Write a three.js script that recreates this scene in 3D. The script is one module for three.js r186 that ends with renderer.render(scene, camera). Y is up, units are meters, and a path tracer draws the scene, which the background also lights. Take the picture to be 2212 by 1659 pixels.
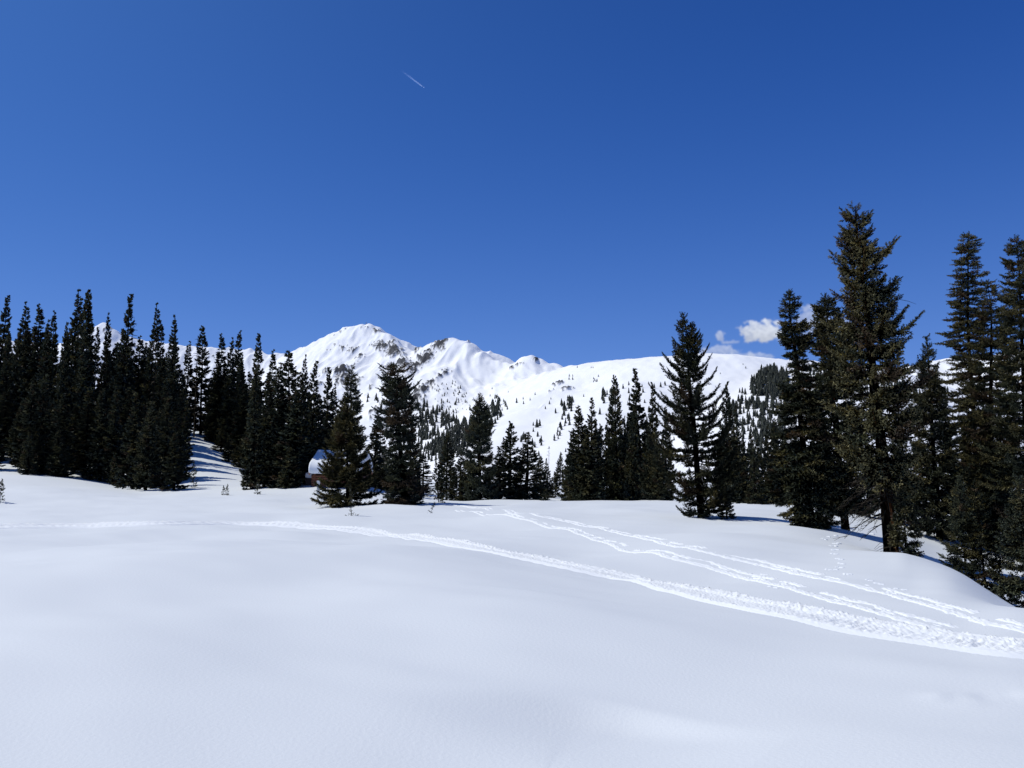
import * as THREE from 'three';
import { SimplexNoise } from 'three/addons/math/SimplexNoise.js';
import { RoundedBoxGeometry } from 'three/addons/geometries/RoundedBoxGeometry.js';

// ---------------------------------------------------------------- camera, sky, sun, exposure
const scene = new THREE.Scene();
const EYE = 1.7, PITCH = THREE.MathUtils.degToRad(6.87), FOV = 53;
const camera = new THREE.PerspectiveCamera(FOV, 4 / 3, 0.1, 20000);
camera.position.set(0, EYE, 0);
camera.rotation.set(PITCH, 0, 0);
scene.add(camera);

const SUN_EL = THREE.MathUtils.degToRad(52), SUN_AZ = THREE.MathUtils.degToRad(-64);   // azimuth from the view direction, negative to the left
const SUN = new THREE.Vector3(Math.cos(SUN_EL) * Math.sin(SUN_AZ), Math.sin(SUN_EL), -Math.cos(SUN_EL) * Math.cos(SUN_AZ));
const sunLight = new THREE.DirectionalLight(new THREE.Color().setRGB(1.0, 0.985, 0.91), 3.5);
sunLight.position.copy(SUN).multiplyScalar(400); sunLight.target.position.set(0, 0, -80);
sunLight.castShadow = true; sunLight.shadow.mapSize.set(4096, 4096);
Object.assign(sunLight.shadow.camera, { left: -220, right: 220, top: 220, bottom: -220, near: 10, far: 1200 });
scene.add(sunLight, sunLight.target);

const renderer = new THREE.WebGLRenderer({ antialias: true });
renderer.setSize(1024, 768);
renderer.toneMapping = THREE.LinearToneMapping;
renderer.toneMappingExposure = 1.0;
renderer.shadowMap.enabled = true;

// ---------------------------------------------------------------- small helpers
const RAD = Math.PI / 180;
function rngOf(seed) { let s = seed >>> 0; return () => { s = (s + 0x6d2b79f5) | 0; let t = Math.imul(s ^ (s >>> 15), 1 | s); t = (t + Math.imul(t ^ (t >>> 7), 61 | t)) ^ t; return ((t ^ (t >>> 14)) >>> 0) / 4294967296; }; }
const noiseOf = (seed) => new SimplexNoise({ random: rngOf(seed) });
const NA = noiseOf(11), NB = noiseOf(23), NC = noiseOf(37), ND = noiseOf(53);
const clamp = (v, a, b) => Math.min(b, Math.max(a, v)), lerp = (a, b, t) => a + (b - a) * t;
const sstep = (a, b, v) => { const t = clamp((v - a) / (b - a), 0, 1); return t * t * (3 - 2 * t); };
function fbm(N, x, y, oct = 4) { let a = 1, f = 1, s = 0, n = 0; for (let i = 0; i < oct; i++) { s += a * N.noise(x * f, y * f); n += a; a *= 0.5; f *= 2.03; } return s / n; }
const F = 1659 / 2 / Math.tan(FOV / 2 * RAD);                     // focal length in the units of the layout sketch (2212 x 1659)
const CX = 1106, CY = 829.5, cP = Math.cos(PITCH), sP = Math.sin(PITCH);
const yAt = (py, w) => EYE + w * Math.tan(PITCH + Math.atan((CY - py) / F));       // height of a sight line at distance w
const zcOf = (y, w) => w * cP + (y - EYE) * sP;
const at = (px, py, w) => { const y = yAt(py, w); return [(px - CX) / F * zcOf(y, w), y, -w]; };

// ---------------------------------------------------------------- sky: clear mountain air with a few small clouds
{
  const W = 4096, H = 2048, data = new Uint16Array(W * H * 4), hf = THREE.DataUtils.toHalfFloat;
  const clouds = [   // azimuth, elevation (degrees), half sizes, strength, seed
    [1643, 716, 46, 27, 1.0, 1], [1662, 722, 40, 20, 0.9, 2], [1757, 690, 40, 30, 0.5, 3], [1780, 704, 60, 15, .4, 4], [1755, 722, 26, 7, 0.42, 5],
    [1556, 727, 12, 12, 0.62, 6], [1575, 740, 20, 5, 0.4, 7], [1552, 760, 42, 15, 0.55, 8], [1600, 770, 38, 10, 0.55, 9], [1640, 770, 30, 9, 0.45, 10], [1830, 735, 60, 16, .3, 11],
  ].map(([px, py, rx, ry, k, s]) => { const [x, y, z] = at(px, py, 1000); return { az: Math.atan2(x, -z) / RAD, el: Math.atan2(y - EYE, Math.hypot(x, z)) / RAD, rx: rx / 29, ry: ry / 29, k, s }; });
  for (let j = 0; j < H; j++) {
    const el = ((j + 0.5) / H - 0.5) * 180, e = Math.max(el, 0), se = Math.sin(el * RAD), ce = Math.cos(el * RAD);
    const br = 0.002 + 0.25 * Math.exp(-e / 9.5), bg = 0.026 + 0.40 * Math.exp(-e / 13.2), bb = 0.125 + 0.77 * Math.exp(-e / 21);
    for (let i = 0; i < W; i++) {
      const ph = ((i + 0.5) / W - 0.5) * 2 * Math.PI, dx = ce * Math.cos(ph), dz = ce * Math.sin(ph);
      const g = Math.exp(-Math.acos(clamp(dx * SUN.x + se * SUN.y + dz * SUN.z, -1, 1)) / RAD / 22);
      let r = br + 0.13 * g, gr = bg + 0.3 * g, b = bb + 0.6 * g;
      if (el > 6 && el < 18) {
        const az = Math.atan2(dx, -dz) / RAD;
        if (az > 8 && az < 32) for (const c of clouds) {
          const u = (az - c.az) / c.rx, v = (el - c.el) / c.ry;
          if (Math.abs(u) > 1.8 || Math.abs(v) > 1.8) continue;
          const n = fbm(NA, az * 1.1 + c.s * 9, el * 1.5, 5), n2 = fbm(NB, az * 2.2 + c.s * 5, el * 2.8, 4);
          const d = 1 - Math.hypot(u, v < 0 ? v * 1.15 : v) + n * 0.55;
          const a = sstep(0.03, 0.34, d) * c.k * (0.86 + 0.2 * n2), lit = 0.66 + 0.14 * v + 0.10 * n2;
          const A = clamp(a, 0, 0.94);
          r = lerp(r, lit * 0.93, A); gr = lerp(gr, lit * 1.0, A); b = lerp(b, lit * 1.15, A);
        }
      }
      const o = (j * W + i) * 4;
      data[o] = hf(r); data[o + 1] = hf(gr); data[o + 2] = hf(b); data[o + 3] = hf(1);
    }
  }
  const sky = new THREE.DataTexture(data, W, H, THREE.RGBAFormat, THREE.HalfFloatType);
  sky.mapping = THREE.EquirectangularReflectionMapping; sky.magFilter = sky.minFilter = THREE.LinearFilter; sky.colorSpace = THREE.LinearSRGBColorSpace; sky.needsUpdate = true;
  scene.background = sky; scene.environment = sky;
}

// ---------------------------------------------------------------- naming
const used = {};
function numbered(n) { used[n] = (used[n] ?? -1) + 1; return used[n] ? `${n}_${String(used[n]).padStart(3, '0')}` : n; }
function tag(o, label, category, group, kind) { if (label) o.userData.label = label; if (category) o.userData.category = category; if (group) o.userData.group = group; if (kind) o.userData.kind = kind; return o; }
function mesh(name, geo, mat, parent) { const m = new THREE.Mesh(geo, mat); m.name = name; m.castShadow = m.receiveShadow = true; parent?.add(m); return m; }
function root(name) { const g = new THREE.Group(); g.name = numbered(name); scene.add(g); return g; }

// ---------------------------------------------------------------- textures and materials
function noiseTexture(size, fn, color = false, rep = 1) {
  const d = new Uint8Array(size * size * 4);
  for (let y = 0; y < size; y++) for (let x = 0; x < size; x++) {
    const v = fn(x / size, y / size), o = (y * size + x) * 4;
    d[o] = d[o + 1] = d[o + 2] = clamp(Math.round(v * 255), 0, 255); d[o + 3] = 255;
  }
  const t = new THREE.DataTexture(d, size, size); t.wrapS = t.wrapT = THREE.RepeatWrapping; t.magFilter = THREE.LinearFilter; t.minFilter = THREE.LinearMipmapLinearFilter; t.generateMipmaps = true;
  if (color) t.colorSpace = THREE.SRGBColorSpace; t.repeat.set(rep, rep); t.needsUpdate = true; return t;
}
// seamless noise: 4 shifted copies blended
const tile = (N, f, oct) => (u, v) => { const s = (a, b) => fbm(N, a * f, b * f, oct); return (s(u, v) * (1 - u) * (1 - v) + s(u - 1, v) * u * (1 - v) + s(u, v - 1) * (1 - u) * v + s(u - 1, v - 1) * u * v) / Math.sqrt(((1 - u) ** 2 + u * u) * ((1 - v) ** 2 + v * v)) * 0.5 + 0.5; };
const snowGrain = noiseTexture(1024, tile(NC, 40, 5));
const snowTone = noiseTexture(1024, (u, v) => 0.955 + 0.09 * (tile(NB, 150, 3)(u, v) - 0.5));
const barkTex = noiseTexture(256, (u, v) => { const t = tile(ND, 9, 4); return t(u, (v * 0.3) % 1); });
const snowMat = new THREE.MeshStandardMaterial({ color: new THREE.Color().setRGB(0.725, 0.75, 0.765), roughness: 0.72, map: snowTone, bumpMap: snowGrain, bumpScale: 0.0018 });
const freshMat = new THREE.MeshStandardMaterial({ color: new THREE.Color().setRGB(0.81, 0.83, 0.84), roughness: 0.8 });
const mountainMat = new THREE.MeshStandardMaterial({ vertexColors: true, roughness: 0.9 });
const foliageMat = new THREE.MeshStandardMaterial({ vertexColors: true, roughness: 0.85, side: THREE.DoubleSide });
const bark = (r, g, b) => new THREE.MeshStandardMaterial({ color: new THREE.Color().setRGB(r, g, b), roughness: 0.95, bumpMap: barkTex, bumpScale: 0.03 });
const barkGrey = bark(0.085, 0.065, 0.052), barkRed = bark(0.40, 0.17, 0.09), barkDead = bark(0.2, 0.175, 0.15);

// ---------------------------------------------------------------- ground: the snowy meadow, its hollows and the wooded bank
const gx = [-900, 0, 150, 300, 420, 550, 750, 950, 1200, 1450, 1700, 1900, 1950, 2050, 2212, 2900];
const gw = [2, 5, 8, 10, 13, 17, 22, 28, 35, 42, 50, 60, 75, 85, 100, 130, 160, 200, 260, 330, 420];
const gy = {   // heights in metres, one column per sketch column
  [-900]: [0, 0, 0, 0, 0, 0, 0, 0.05, 0.1, 0.2, 0.4, 0.9, 2.2, 3.6, 7, 16, 26, 36, 44, 30, 0],
  0: [0, 0, 0, 0, 0, 0, 0, 0, 0, 0.1, 0.3, 0.75, 1.7, 2.9, 5.6, 13, 22, 31, 36, 20, -8],
  150: [0, 0, 0, 0, 0, 0, 0, 0, 0, 0.1, 0.3, 0.6, 1.2, 2.0, 4.2, 11, 18.5, 26, 29, 14, -10],
  300: [0, 0, 0, 0, 0, 0, 0, 0, 0, 0.1, 0.15, 0.2, 0.5, 1.1, 3.6, 9.6, 15, 20, 20, 8, -10],
  420: [0, 0, 0, 0, 0, 0, 0, 0, 0, 0.1, 0.15, 0.25, 0.8, 1.6, 4.0, 9.6, 14, 17, 15, 4, -10],
  550: [0, 0, 0, 0, 0, 0, 0, 0, 0, 0.1, 0.2, 0.3, 0.7, 1.2, 2.5, 5.7, 8, 10, 8, 0, -10],
  750: [0, 0, 0, 0, 0, 0, 0, 0, 0.05, 0.13, -0.1, 0.1, 0.5, 0.7, 1.0, 1.6, 2, 2, 0, -5, -10],
  950: [0, 0, 0, 0, 0, 0, 0, 0, 0, 0, 0, -0.1, -0.6, -0.5, 0.1, 0.4, 0.3, 0, -4, -7, -10],
  1200: [0, 0, 0, 0, 0, 0, 0, 0, 0, 0, 0, -0.15, -0.9, -0.6, 0.2, 0.9, 0.6, 0, -4, -7, -10],
  1450: [0, 0, 0, 0, 0, 0, 0, 0, 0, 0, 0, -0.2, -1.0, -1.4, -1, -0.8, 0, 0, -4, -7, -10],
  1700: [0, 0, 0, 0, 0, 0, 0, 0, -0.2, -0.1, -0.1, -0.5, -1.2, -1.5, -1.5, -1, 0, 0, -4, -7, -10],
  1900: [0, 0, 0, 0, 0, -0.03, -0.4, -0.6, -0.6, -0.5, -0.4, -0.6, -1.2, -1.5, -1.5, -1, 0, 0, -4, -7, -10],
  1950: [0, 0, 0, 0, 0, -0.06, -0.6, -1.0, -0.9, -0.7, -0.5, -0.6, -1.2, -1.5, -1.5, -1, 0, 0, -4, -7, -10],
  2050: [0, 0, 0, 0, 0, -0.42, -1.1, -1.6, -1.5, -1.2, -1, -0.8, -1, -1.5, -1.5, -1, 0, 0, -4, -7, -10],
  2212: [0, 0, 0, 0, -0.55, -1.3, -1.95, -2.1, -2.0, -1.7, -1.4, -1, -1, -1.2, -1, -0.5, 0, 0, -4, -7, -10],
  2900: [0, 0, -0.3, -0.7, -1.4, -2, -2.3, -2.4, -2.2, -2.0, -1.5, -1, -1, -1, -1, -0.5, 0, 0, -4, -7, -10],
};
const gu = gx.map((x) => (x - CX) / F * cP), gl = gw.map(Math.log);
function cubic(xs, i, t, f) {   // cubic Hermite with finite-difference slopes on uneven knots
  const n = xs.length, h = xs[i + 1] - xs[i], p0 = f(i), p1 = f(i + 1);
  const m0 = i > 0 ? (p1 - f(i - 1)) / (xs[i + 1] - xs[i - 1]) : (p1 - p0) / h, m1 = i < n - 2 ? (f(i + 2) - p0) / (xs[i + 2] - xs[i]) : (p1 - p0) / h;
  const t2 = t * t, t3 = t2 * t;
  return (2 * t3 - 3 * t2 + 1) * p0 + (t3 - 2 * t2 + t) * h * m0 + (-2 * t3 + 3 * t2) * p1 + (t3 - t2) * h * m1;
}
const seg = (xs, v) => { let i = 0; while (i < xs.length - 2 && v > xs[i + 1]) i++; return i; };
const catmull = (pts, n) => new THREE.CatmullRomCurve3(pts.map(([x, w]) => new THREE.Vector3(x, 0, w)), false, 'centripetal').getSpacedPoints(n).map((p) => [p.x, p.z]);
const bumps = [   // long swells and troughs: sketch x, distance, height, half lengths across and along the view
  [560, 14, 0.34, 5.5, 5], [1420, 6.6, -0.13, 1.9, 1.7], [1900, 5.2, 0.10, 1.4, 1.2], [330, 7.5, 0.07, 2.2, 1.2], [1200, 8.6, 0.10, 2.6, 1.4], [1750, 8.4, -0.06, 1.8, 1.2], [700, 17, 0.10, 5, 3.2], [1150, 11.5, 0.07, 4, 2.2], [250, 13, 0.06, 5, 3],
  [1500, 14.2, -0.16, 2.6, 2.4], [1250, 18.5, -0.12, 4, 3], [1800, 11.6, -0.10, 2.2, 1.6],
  [1560, 20.5, 0.10, 4, 2.6], [1150, 30, 0.14, 6, 3], [1800, 17, 0.06, 3, 2.6], [900, 26, -0.12, 7, 3],
  [450, 20, -0.06, 7, 2.6], [300, 33, 0.10, 8, 3], [300, 27.5, -0.07, 9, 2.2], [728, 67, 0.85, 5.5, 5], [610, 71, 0.4, 5, 4],
  [1560, 7.2, -0.07, 1.6, 1.3], [2050, 6.4, -0.06, 1.2, 1], [600, 6.2, 0.04, 2, 1], [900, 7.6, -0.04, 2.4, .9],
].map(([px, w, h, rx, rw]) => ({ x: (px - CX) / F * zcOf(0, w), w, h, rx, rw }));
let lipLine = [], lipLineB = [], crestLine = [];
function lineDist(line, x, w) {   // signed distance (positive on the far side) and share along
  let best = 1e9, sgn = 1, along = 0;
  for (let i = 0; i < line.length - 1; i++) {
    const [ax, aw] = line[i], [bx, bw] = line[i + 1], ex = bx - ax, ew = bw - aw, q = (x - ax) * ex + (w - aw) * ew, t = clamp(q / (ex * ex + ew * ew), 0, 1);
    const dx = x - ax - ex * t, dw = w - aw - ew * t, d = Math.hypot(dx, dw);
    if (d < best) { best = d; sgn = ex * dw - ew * dx > 0 ? 1 : -1; along = (i + t) / (line.length - 1); }
  }
  return [best * sgn, along];
}
function groundBase(x, w) {
  w = Math.max(w, 1.9);
  const u = clamp(x / w, gu[0], gu[gu.length - 1]), l = clamp(Math.log(w), gl[0], gl[gl.length - 1]), i = seg(gu, u), j = seg(gl, l);
  const tu = (u - gu[i]) / (gu[i + 1] - gu[i]), tl = (l - gl[j]) / (gl[j + 1] - gl[j]);
  let y = cubic(gl, j, tl, (jj) => cubic(gu, i, tu, (ii) => gy[gx[ii]][jj]));
  for (const b of bumps) { const a = ((x - b.x) / b.rx) ** 2 + ((w - b.w) / b.rw) ** 2; if (a < 9) y += b.h * Math.exp(-a); }
  const near = 1 - sstep(50, 90, w);
  y += near * (0.105 * NA.noise(x * 0.16 + 3, w * 0.2) + 0.016 * NB.noise(x * 0.45, w * 0.8 + x * 0.2)) + (1 - near) * 0.25 * NA.noise(x * 0.06, w * 0.06);
  if (w < 12 && lipLine.length) {
    const [d, s] = lineDist(lipLine, x, w), k = sstep(0.2, 0.6, s) * (1 - sstep(0.65, 0.97, s)) * (1 - sstep(0.9, 2.5, Math.abs(d)));
    if (Math.abs(d) < 2.5) y += k * 0.12 * (d < 0 ? -(1 - Math.exp(-d * d / 0.07)) * Math.exp(d / 1.1) * 1.25 : Math.exp(-d / 0.7) * (1 - Math.exp(-d * d / 0.2)) * 0.2);
  }
  if (w < 8 && lipLineB.length) { const [d, s] = lineDist(lipLineB, x, w); y += 0.035 * Math.exp(-((d / 0.16) ** 2)) * sstep(0, 0.3, s) * (0.6 + 0.5 * NC.noise(x * 2.5, w * 2.5)); }
  if (w > 8 && w < 60 && crestLine.length) { const [d, s] = lineDist(crestLine, x, w); y += 0.13 * sstep(0, 0.12, s) * (1 - sstep(0.7, 0.99, s)) * Math.exp(-((d > 0 ? d / 3.0 : d / 1.5) ** 2)); }
  return y;
}
function hitGround(px, py, wmax = 120) {
  let w0 = 2.2;
  for (let w = 2.2; w < wmax; w *= 1.012) {
    const [x, y] = at(px, py, w);
    if (groundBase(x, w) >= y) { let a = w0, b = w; for (let k = 0; k < 18; k++) { const m = (a + b) / 2, q = at(px, py, m); if (groundBase(q[0], m) >= q[1]) b = m; else a = m; } return [at(px, py, b)[0], b]; }
    w0 = w;
  }
  return [at(px, py, wmax)[0], wmax];
}
// crests and small drifts, laid along the swells
const trace = (pts, n, wmax) => new THREE.CatmullRomCurve3(pts.map(([a, b]) => new THREE.Vector3(a, b, 0)), false, 'centripetal').getSpacedPoints(n).map((p) => hitGround(p.x, p.y, wmax));
const smooth = (path, k) => path.map((_, i) => { let x = 0, w = 0, n = 0; for (let j = Math.max(0, i - k); j <= Math.min(path.length - 1, i + k); j++) { x += path[j][0]; w += path[j][1]; n++; } return [x / n, w / n]; });
{
  const a = smooth(trace([[560, 1450], [830, 1474], [1000, 1480], [1150, 1489], [1280, 1505], [1400, 1530], [1520, 1556], [1640, 1571], [1800, 1583]], 60, 20), 4), b = trace([[1960, 1488], [2060, 1512], [2140, 1512], [2260, 1500]], 20, 20), c = smooth(trace([[700, 1092], [880, 1098], [1060, 1113], [1230, 1140], [1400, 1182], [1560, 1222], [1700, 1262], [1820, 1300]], 50, 60), 3);
  lipLine = a; lipLineB = b; crestLine = c;
}
// paths of the tracks over the snow
const sledPath = catmull(smooth(trace([[-90, 1141], [0, 1138], [200, 1135], [400, 1131], [520, 1130], [640, 1135], [760, 1145], [864, 1156], [970, 1172], [1076, 1193], [1182, 1215], [1288, 1237], [1394, 1258], [1500, 1281], [1606, 1305], [1713, 1326], [1819, 1347], [1925, 1366], [2031, 1384], [2137, 1398], [2211, 1406], [2318, 1417], [2460, 1432]], 110, 45), 2), 900);
const skiPathA = catmull(smooth(trace([[864, 1083], [927, 1088], [1023, 1095], [1129, 1108], [1235, 1127], [1320, 1146], [1437, 1170], [1543, 1194], [1649, 1217], [1766, 1244], [1882, 1268], [1989, 1297], [2095, 1326], [2211, 1358], [2307, 1384], [2440, 1416]], 110, 62), 2), 700);
const skiPathB = catmull(smooth(trace([[955, 1097], [1010, 1103], [1086, 1115], [1171, 1126], [1235, 1145], [1320, 1173], [1415, 1196], [1522, 1217], [1606, 1239], [1713, 1268], [1819, 1297], [1925, 1326], [2031, 1353], [2090, 1366], [2140, 1376], [2175, 1382]], 110, 62), 5), 700);
function gridOf(path, R) { const m = new Map(); path.forEach((p, i) => { const k = Math.floor(p[0]) + ',' + Math.floor(p[1]); for (let a = -1; a <= 1; a++) for (let b = -1; b <= 1; b++) { const kk = (Math.floor(p[0]) + a) + ',' + (Math.floor(p[1]) + b); if (!m.has(kk)) m.set(kk, []); m.get(kk).push(i); } }); return m; }
const sledGrid = gridOf(sledPath);
function nearPath(path, grid, x, w) {
  const l = grid.get(Math.floor(x) + ',' + Math.floor(w)); if (!l) return 9;
  let d = 9; for (const i of l) { const q = Math.hypot(x - path[i][0], w - path[i][1]); if (q < d) d = q; } return d;
}
const ground = (x, w) => groundBase(x, w);
{
  const NU = 640, near = [], RATIO = 1.0085; for (let w = 0.9; w < 12; w *= RATIO) near.push(w); for (let w = 12; w < 425; w *= 1.0158) near.push(w);
  const NW = near.length - 1, U0 = -1.25, U1 = 1.25, pos = [], uv = [], idx = [];
  for (let j = 0; j <= NW; j++) {
    const w = near[j];
    for (let i = 0; i <= NU; i++) {
      const q = i / NU * 2 - 1, u = lerp(U0, U1, 0.5 + 0.5 * (0.8 * q + 0.2 * q * q * q)), x = u * w;
      let y = groundBase(x, w);
      if (w < 40) y -= 0.03 * (1 - sstep(0.24, 0.4, nearPath(sledPath, sledGrid, x, w)));
      pos.push(x, y, -w); uv.push(x / 2.3, w / 2.3);
    }
  }
  for (let j = 0; j < NW; j++) for (let i = 0; i < NU; i++) { const a = j * (NU + 1) + i, b = a + 1, c = a + NU + 1, d = c + 1; idx.push(a, b, d, a, d, c); }
  // behind the camera the meadow simply goes on
  const geo = new THREE.BufferGeometry(); geo.setAttribute('position', new THREE.Float32BufferAttribute(pos, 3)); geo.setAttribute('uv', new THREE.Float32BufferAttribute(uv, 2)); geo.setIndex(idx); geo.computeVertexNormals();
  tag(mesh('ground', geo, snowMat, scene), 'smooth snow covered meadow rising to a wooded bank', null, null, 'structure');
  const back = new THREE.PlaneGeometry(1600, 1600, 8, 8).rotateX(-Math.PI / 2).translate(0, -13, 300);
  tag(mesh('terrain', back, freshMat, scene), 'snowy valley floor around the meadow', null, null, 'structure');
}

// ---------------------------------------------------------------- mountains: ridges and spurs joined into one height field
const ridge = (pts, s, r, c = 0) => ({ p: pts.map(([px, py, w]) => { const q = at(px, py, w); return [q[0], q[1], w]; }), s, r, c });
const ridges = [
  ridge([[-700, 640, 2500], [-300, 690, 2700], [0, 735, 2800], [150, 742, 2850], [200, 716, 2890], [224, 698, 2900], [250, 716, 2950], [310, 736, 3000], [420, 750, 3050], [540, 752, 3050], [585, 762, 3050], [620, 765, 3050], [660, 749, 3000], [705, 728, 2980], [745, 711, 2960], [768, 704, 2950], [785, 701, 2950], [800, 704, 2940], [815, 716, 2900], [836, 724, 2850], [852, 737, 2800], [875, 753, 2740], [893, 757, 2720], [908, 752, 2720], [922, 753, 2700], [938, 743, 2690], [955, 735, 2680], [975, 731, 2660], [992, 733, 2640], [1010, 742, 2600], [1035, 758, 2560], [1062, 779, 2520]], 0.8, 14, 0.00005),
  ridge([[1062, 779, 2520], [1090, 784, 2500], [1112, 783, 2480], [1130, 778, 2470], [1145, 774, 2460], [1160, 781, 2450], [1182, 788, 2430], [1200, 797, 2400], [1216, 804, 2380]], 0.74, 22, 0.00005),
  ridge([[1216, 804, 2380], [1240, 799, 2280], [1270, 789, 2150], [1310, 782, 2020], [1370, 777, 1900], [1430, 773, 1830], [1500, 769, 1800], [1560, 769, 1800], [1630, 774, 1800], [1700, 781, 1800], [1770, 792, 1800], [1830, 806, 1800], [1900, 820, 1850]], 0.6, 150, 0.00004),
  ridge([[1900, 820, 2300], [1980, 790, 2350], [2034, 777, 2400], [2080, 776, 2400], [2150, 768, 2400], [2212, 760, 2300], [2500, 740, 2300], [3000, 690, 2300]], 0.5, 60, 0.00005),
  // spurs
  ridge([[838, 724, 2850], [862, 757, 2700], [880, 785, 2560], [872, 812, 2420], [850, 850, 2250], [826, 880, 2100]], 0.62, 10),
  ridge([[930, 748, 2690], [905, 785, 2560], [895, 820, 2440], [890, 850, 2330], [905, 880, 2180], [930, 905, 2000], [950, 950, 1750]], 0.62, 10),
  ridge([[985, 733, 2640], [965, 790, 2500], [955, 830, 2360], [948, 870, 2180], [952, 900, 2000]], 0.5, 40),
  ridge([[745, 711, 2960], [722, 770, 2760], [706, 800, 2640], [690, 850, 2450], [680, 900, 2250]], 0.56, 14),
  ridge([[800, 704, 2940], [790, 760, 2800], [760, 810, 2640], [755, 850, 2500], [765, 900, 2300]], 0.5, 24),
  ridge([[1145, 774, 2460], [1120, 815, 2330], [1098, 850, 2200], [1070, 890, 2050], [1035, 930, 1850], [990, 970, 1600], [940, 1000, 1350]], 0.5, 40),
  ridge([[1310, 782, 2020], [1270, 800, 1900], [1235, 822, 1780], [1205, 845, 1650], [1160, 880, 1520], [1115, 920, 1380], [1070, 965, 1220], [1020, 1005, 1080]], 0.5, 50),
  ridge([[1430, 773, 1830], [1380, 830, 1600], [1320, 890, 1400], [1270, 950, 1200], [1230, 1000, 1050]], 0.46, 90),
  ridge([[1720, 784, 1800], [1690, 815, 1600], [1660, 850, 1400], [1620, 900, 1200], [1570, 960, 1000], [1520, 1010, 850]], 0.44, 70),
  ridge([[1830, 806, 1500], [1790, 850, 1300], [1740, 920, 1050], [1700, 980, 850]], 0.44, 70),
  ridge([[1720, 801, 1560], [1770, 793, 1540], [1830, 795, 1520], [1900, 800, 1500], [1990, 830, 1480]], 0.5, 40),
  ridge([[2212, 760, 2300], [2130, 830, 2000], [2080, 900, 1700]], 0.5, 40),
];
function mountain(x, w) {
  let h = -9 + 0.012 * Math.max(0, w - 600), k = 22;
  for (const R of ridges) {
    let best = -1e9;
    for (let i = 0; i < R.p.length - 1; i++) {
      const a = R.p[i], b = R.p[i + 1], ex = b[0] - a[0], ew = b[2] - a[2], t = clamp(((x - a[0]) * ex + (w - a[2]) * ew) / (ex * ex + ew * ew), 0, 1);
      const d = Math.hypot(x - a[0] - ex * t, w - a[2] - ew * t), v = a[1] + (b[1] - a[1]) * t - R.s * (Math.sqrt(d * d + R.r * R.r) - R.r) + R.c * Math.min(d, 1200) ** 2;
      if (v > best) best = v;
    }
    const e = Math.max(k - Math.abs(h - best), 0) / k; h = Math.max(h, best) + e * e * k * 0.25;
  }
  return h;
}
const rocks = [];
const rockNoise = (x, w, y) => 1 - Math.abs(fbm(NC, x * 0.034 + y * 0.02, w * 0.014 - y * 0.04, 4)) * 2.2;
function mountainFull(x, w) {
  let h = mountain(x, w);
  const up = sstep(20, 200, h);
  h += up * (9 * sstep(1900, 2400, w) * (0.4 - Math.abs(fbm(NA, x * 0.0075 + 0.3 * NB.noise(w * 0.002, 4), w * 0.0028, 3)) * 2) + 5 * fbm(NA, x * 0.0045, w * 0.0045, 2) + 1.2 * fbm(NB, x * 0.02 + h * 0.012, w * 0.012, 3));
  return h;
}
function hitMountain(px, py) {
  let w0 = 480;
  for (let w = 480; w < 3300; w += 7) {
    const [x, y] = at(px, py, w);
    if (mountainFull(x, w) >= y) { let a = w0, b = w; for (let k = 0; k < 10; k++) { const m = (a + b) / 2, q = at(px, py, m); if (mountainFull(q[0], m) >= q[1]) b = m; else a = m; } const q = at(px, py, b); return [q[0], mountainFull(q[0], b), b]; }
    w0 = w;
  }
  return null;
}
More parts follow.
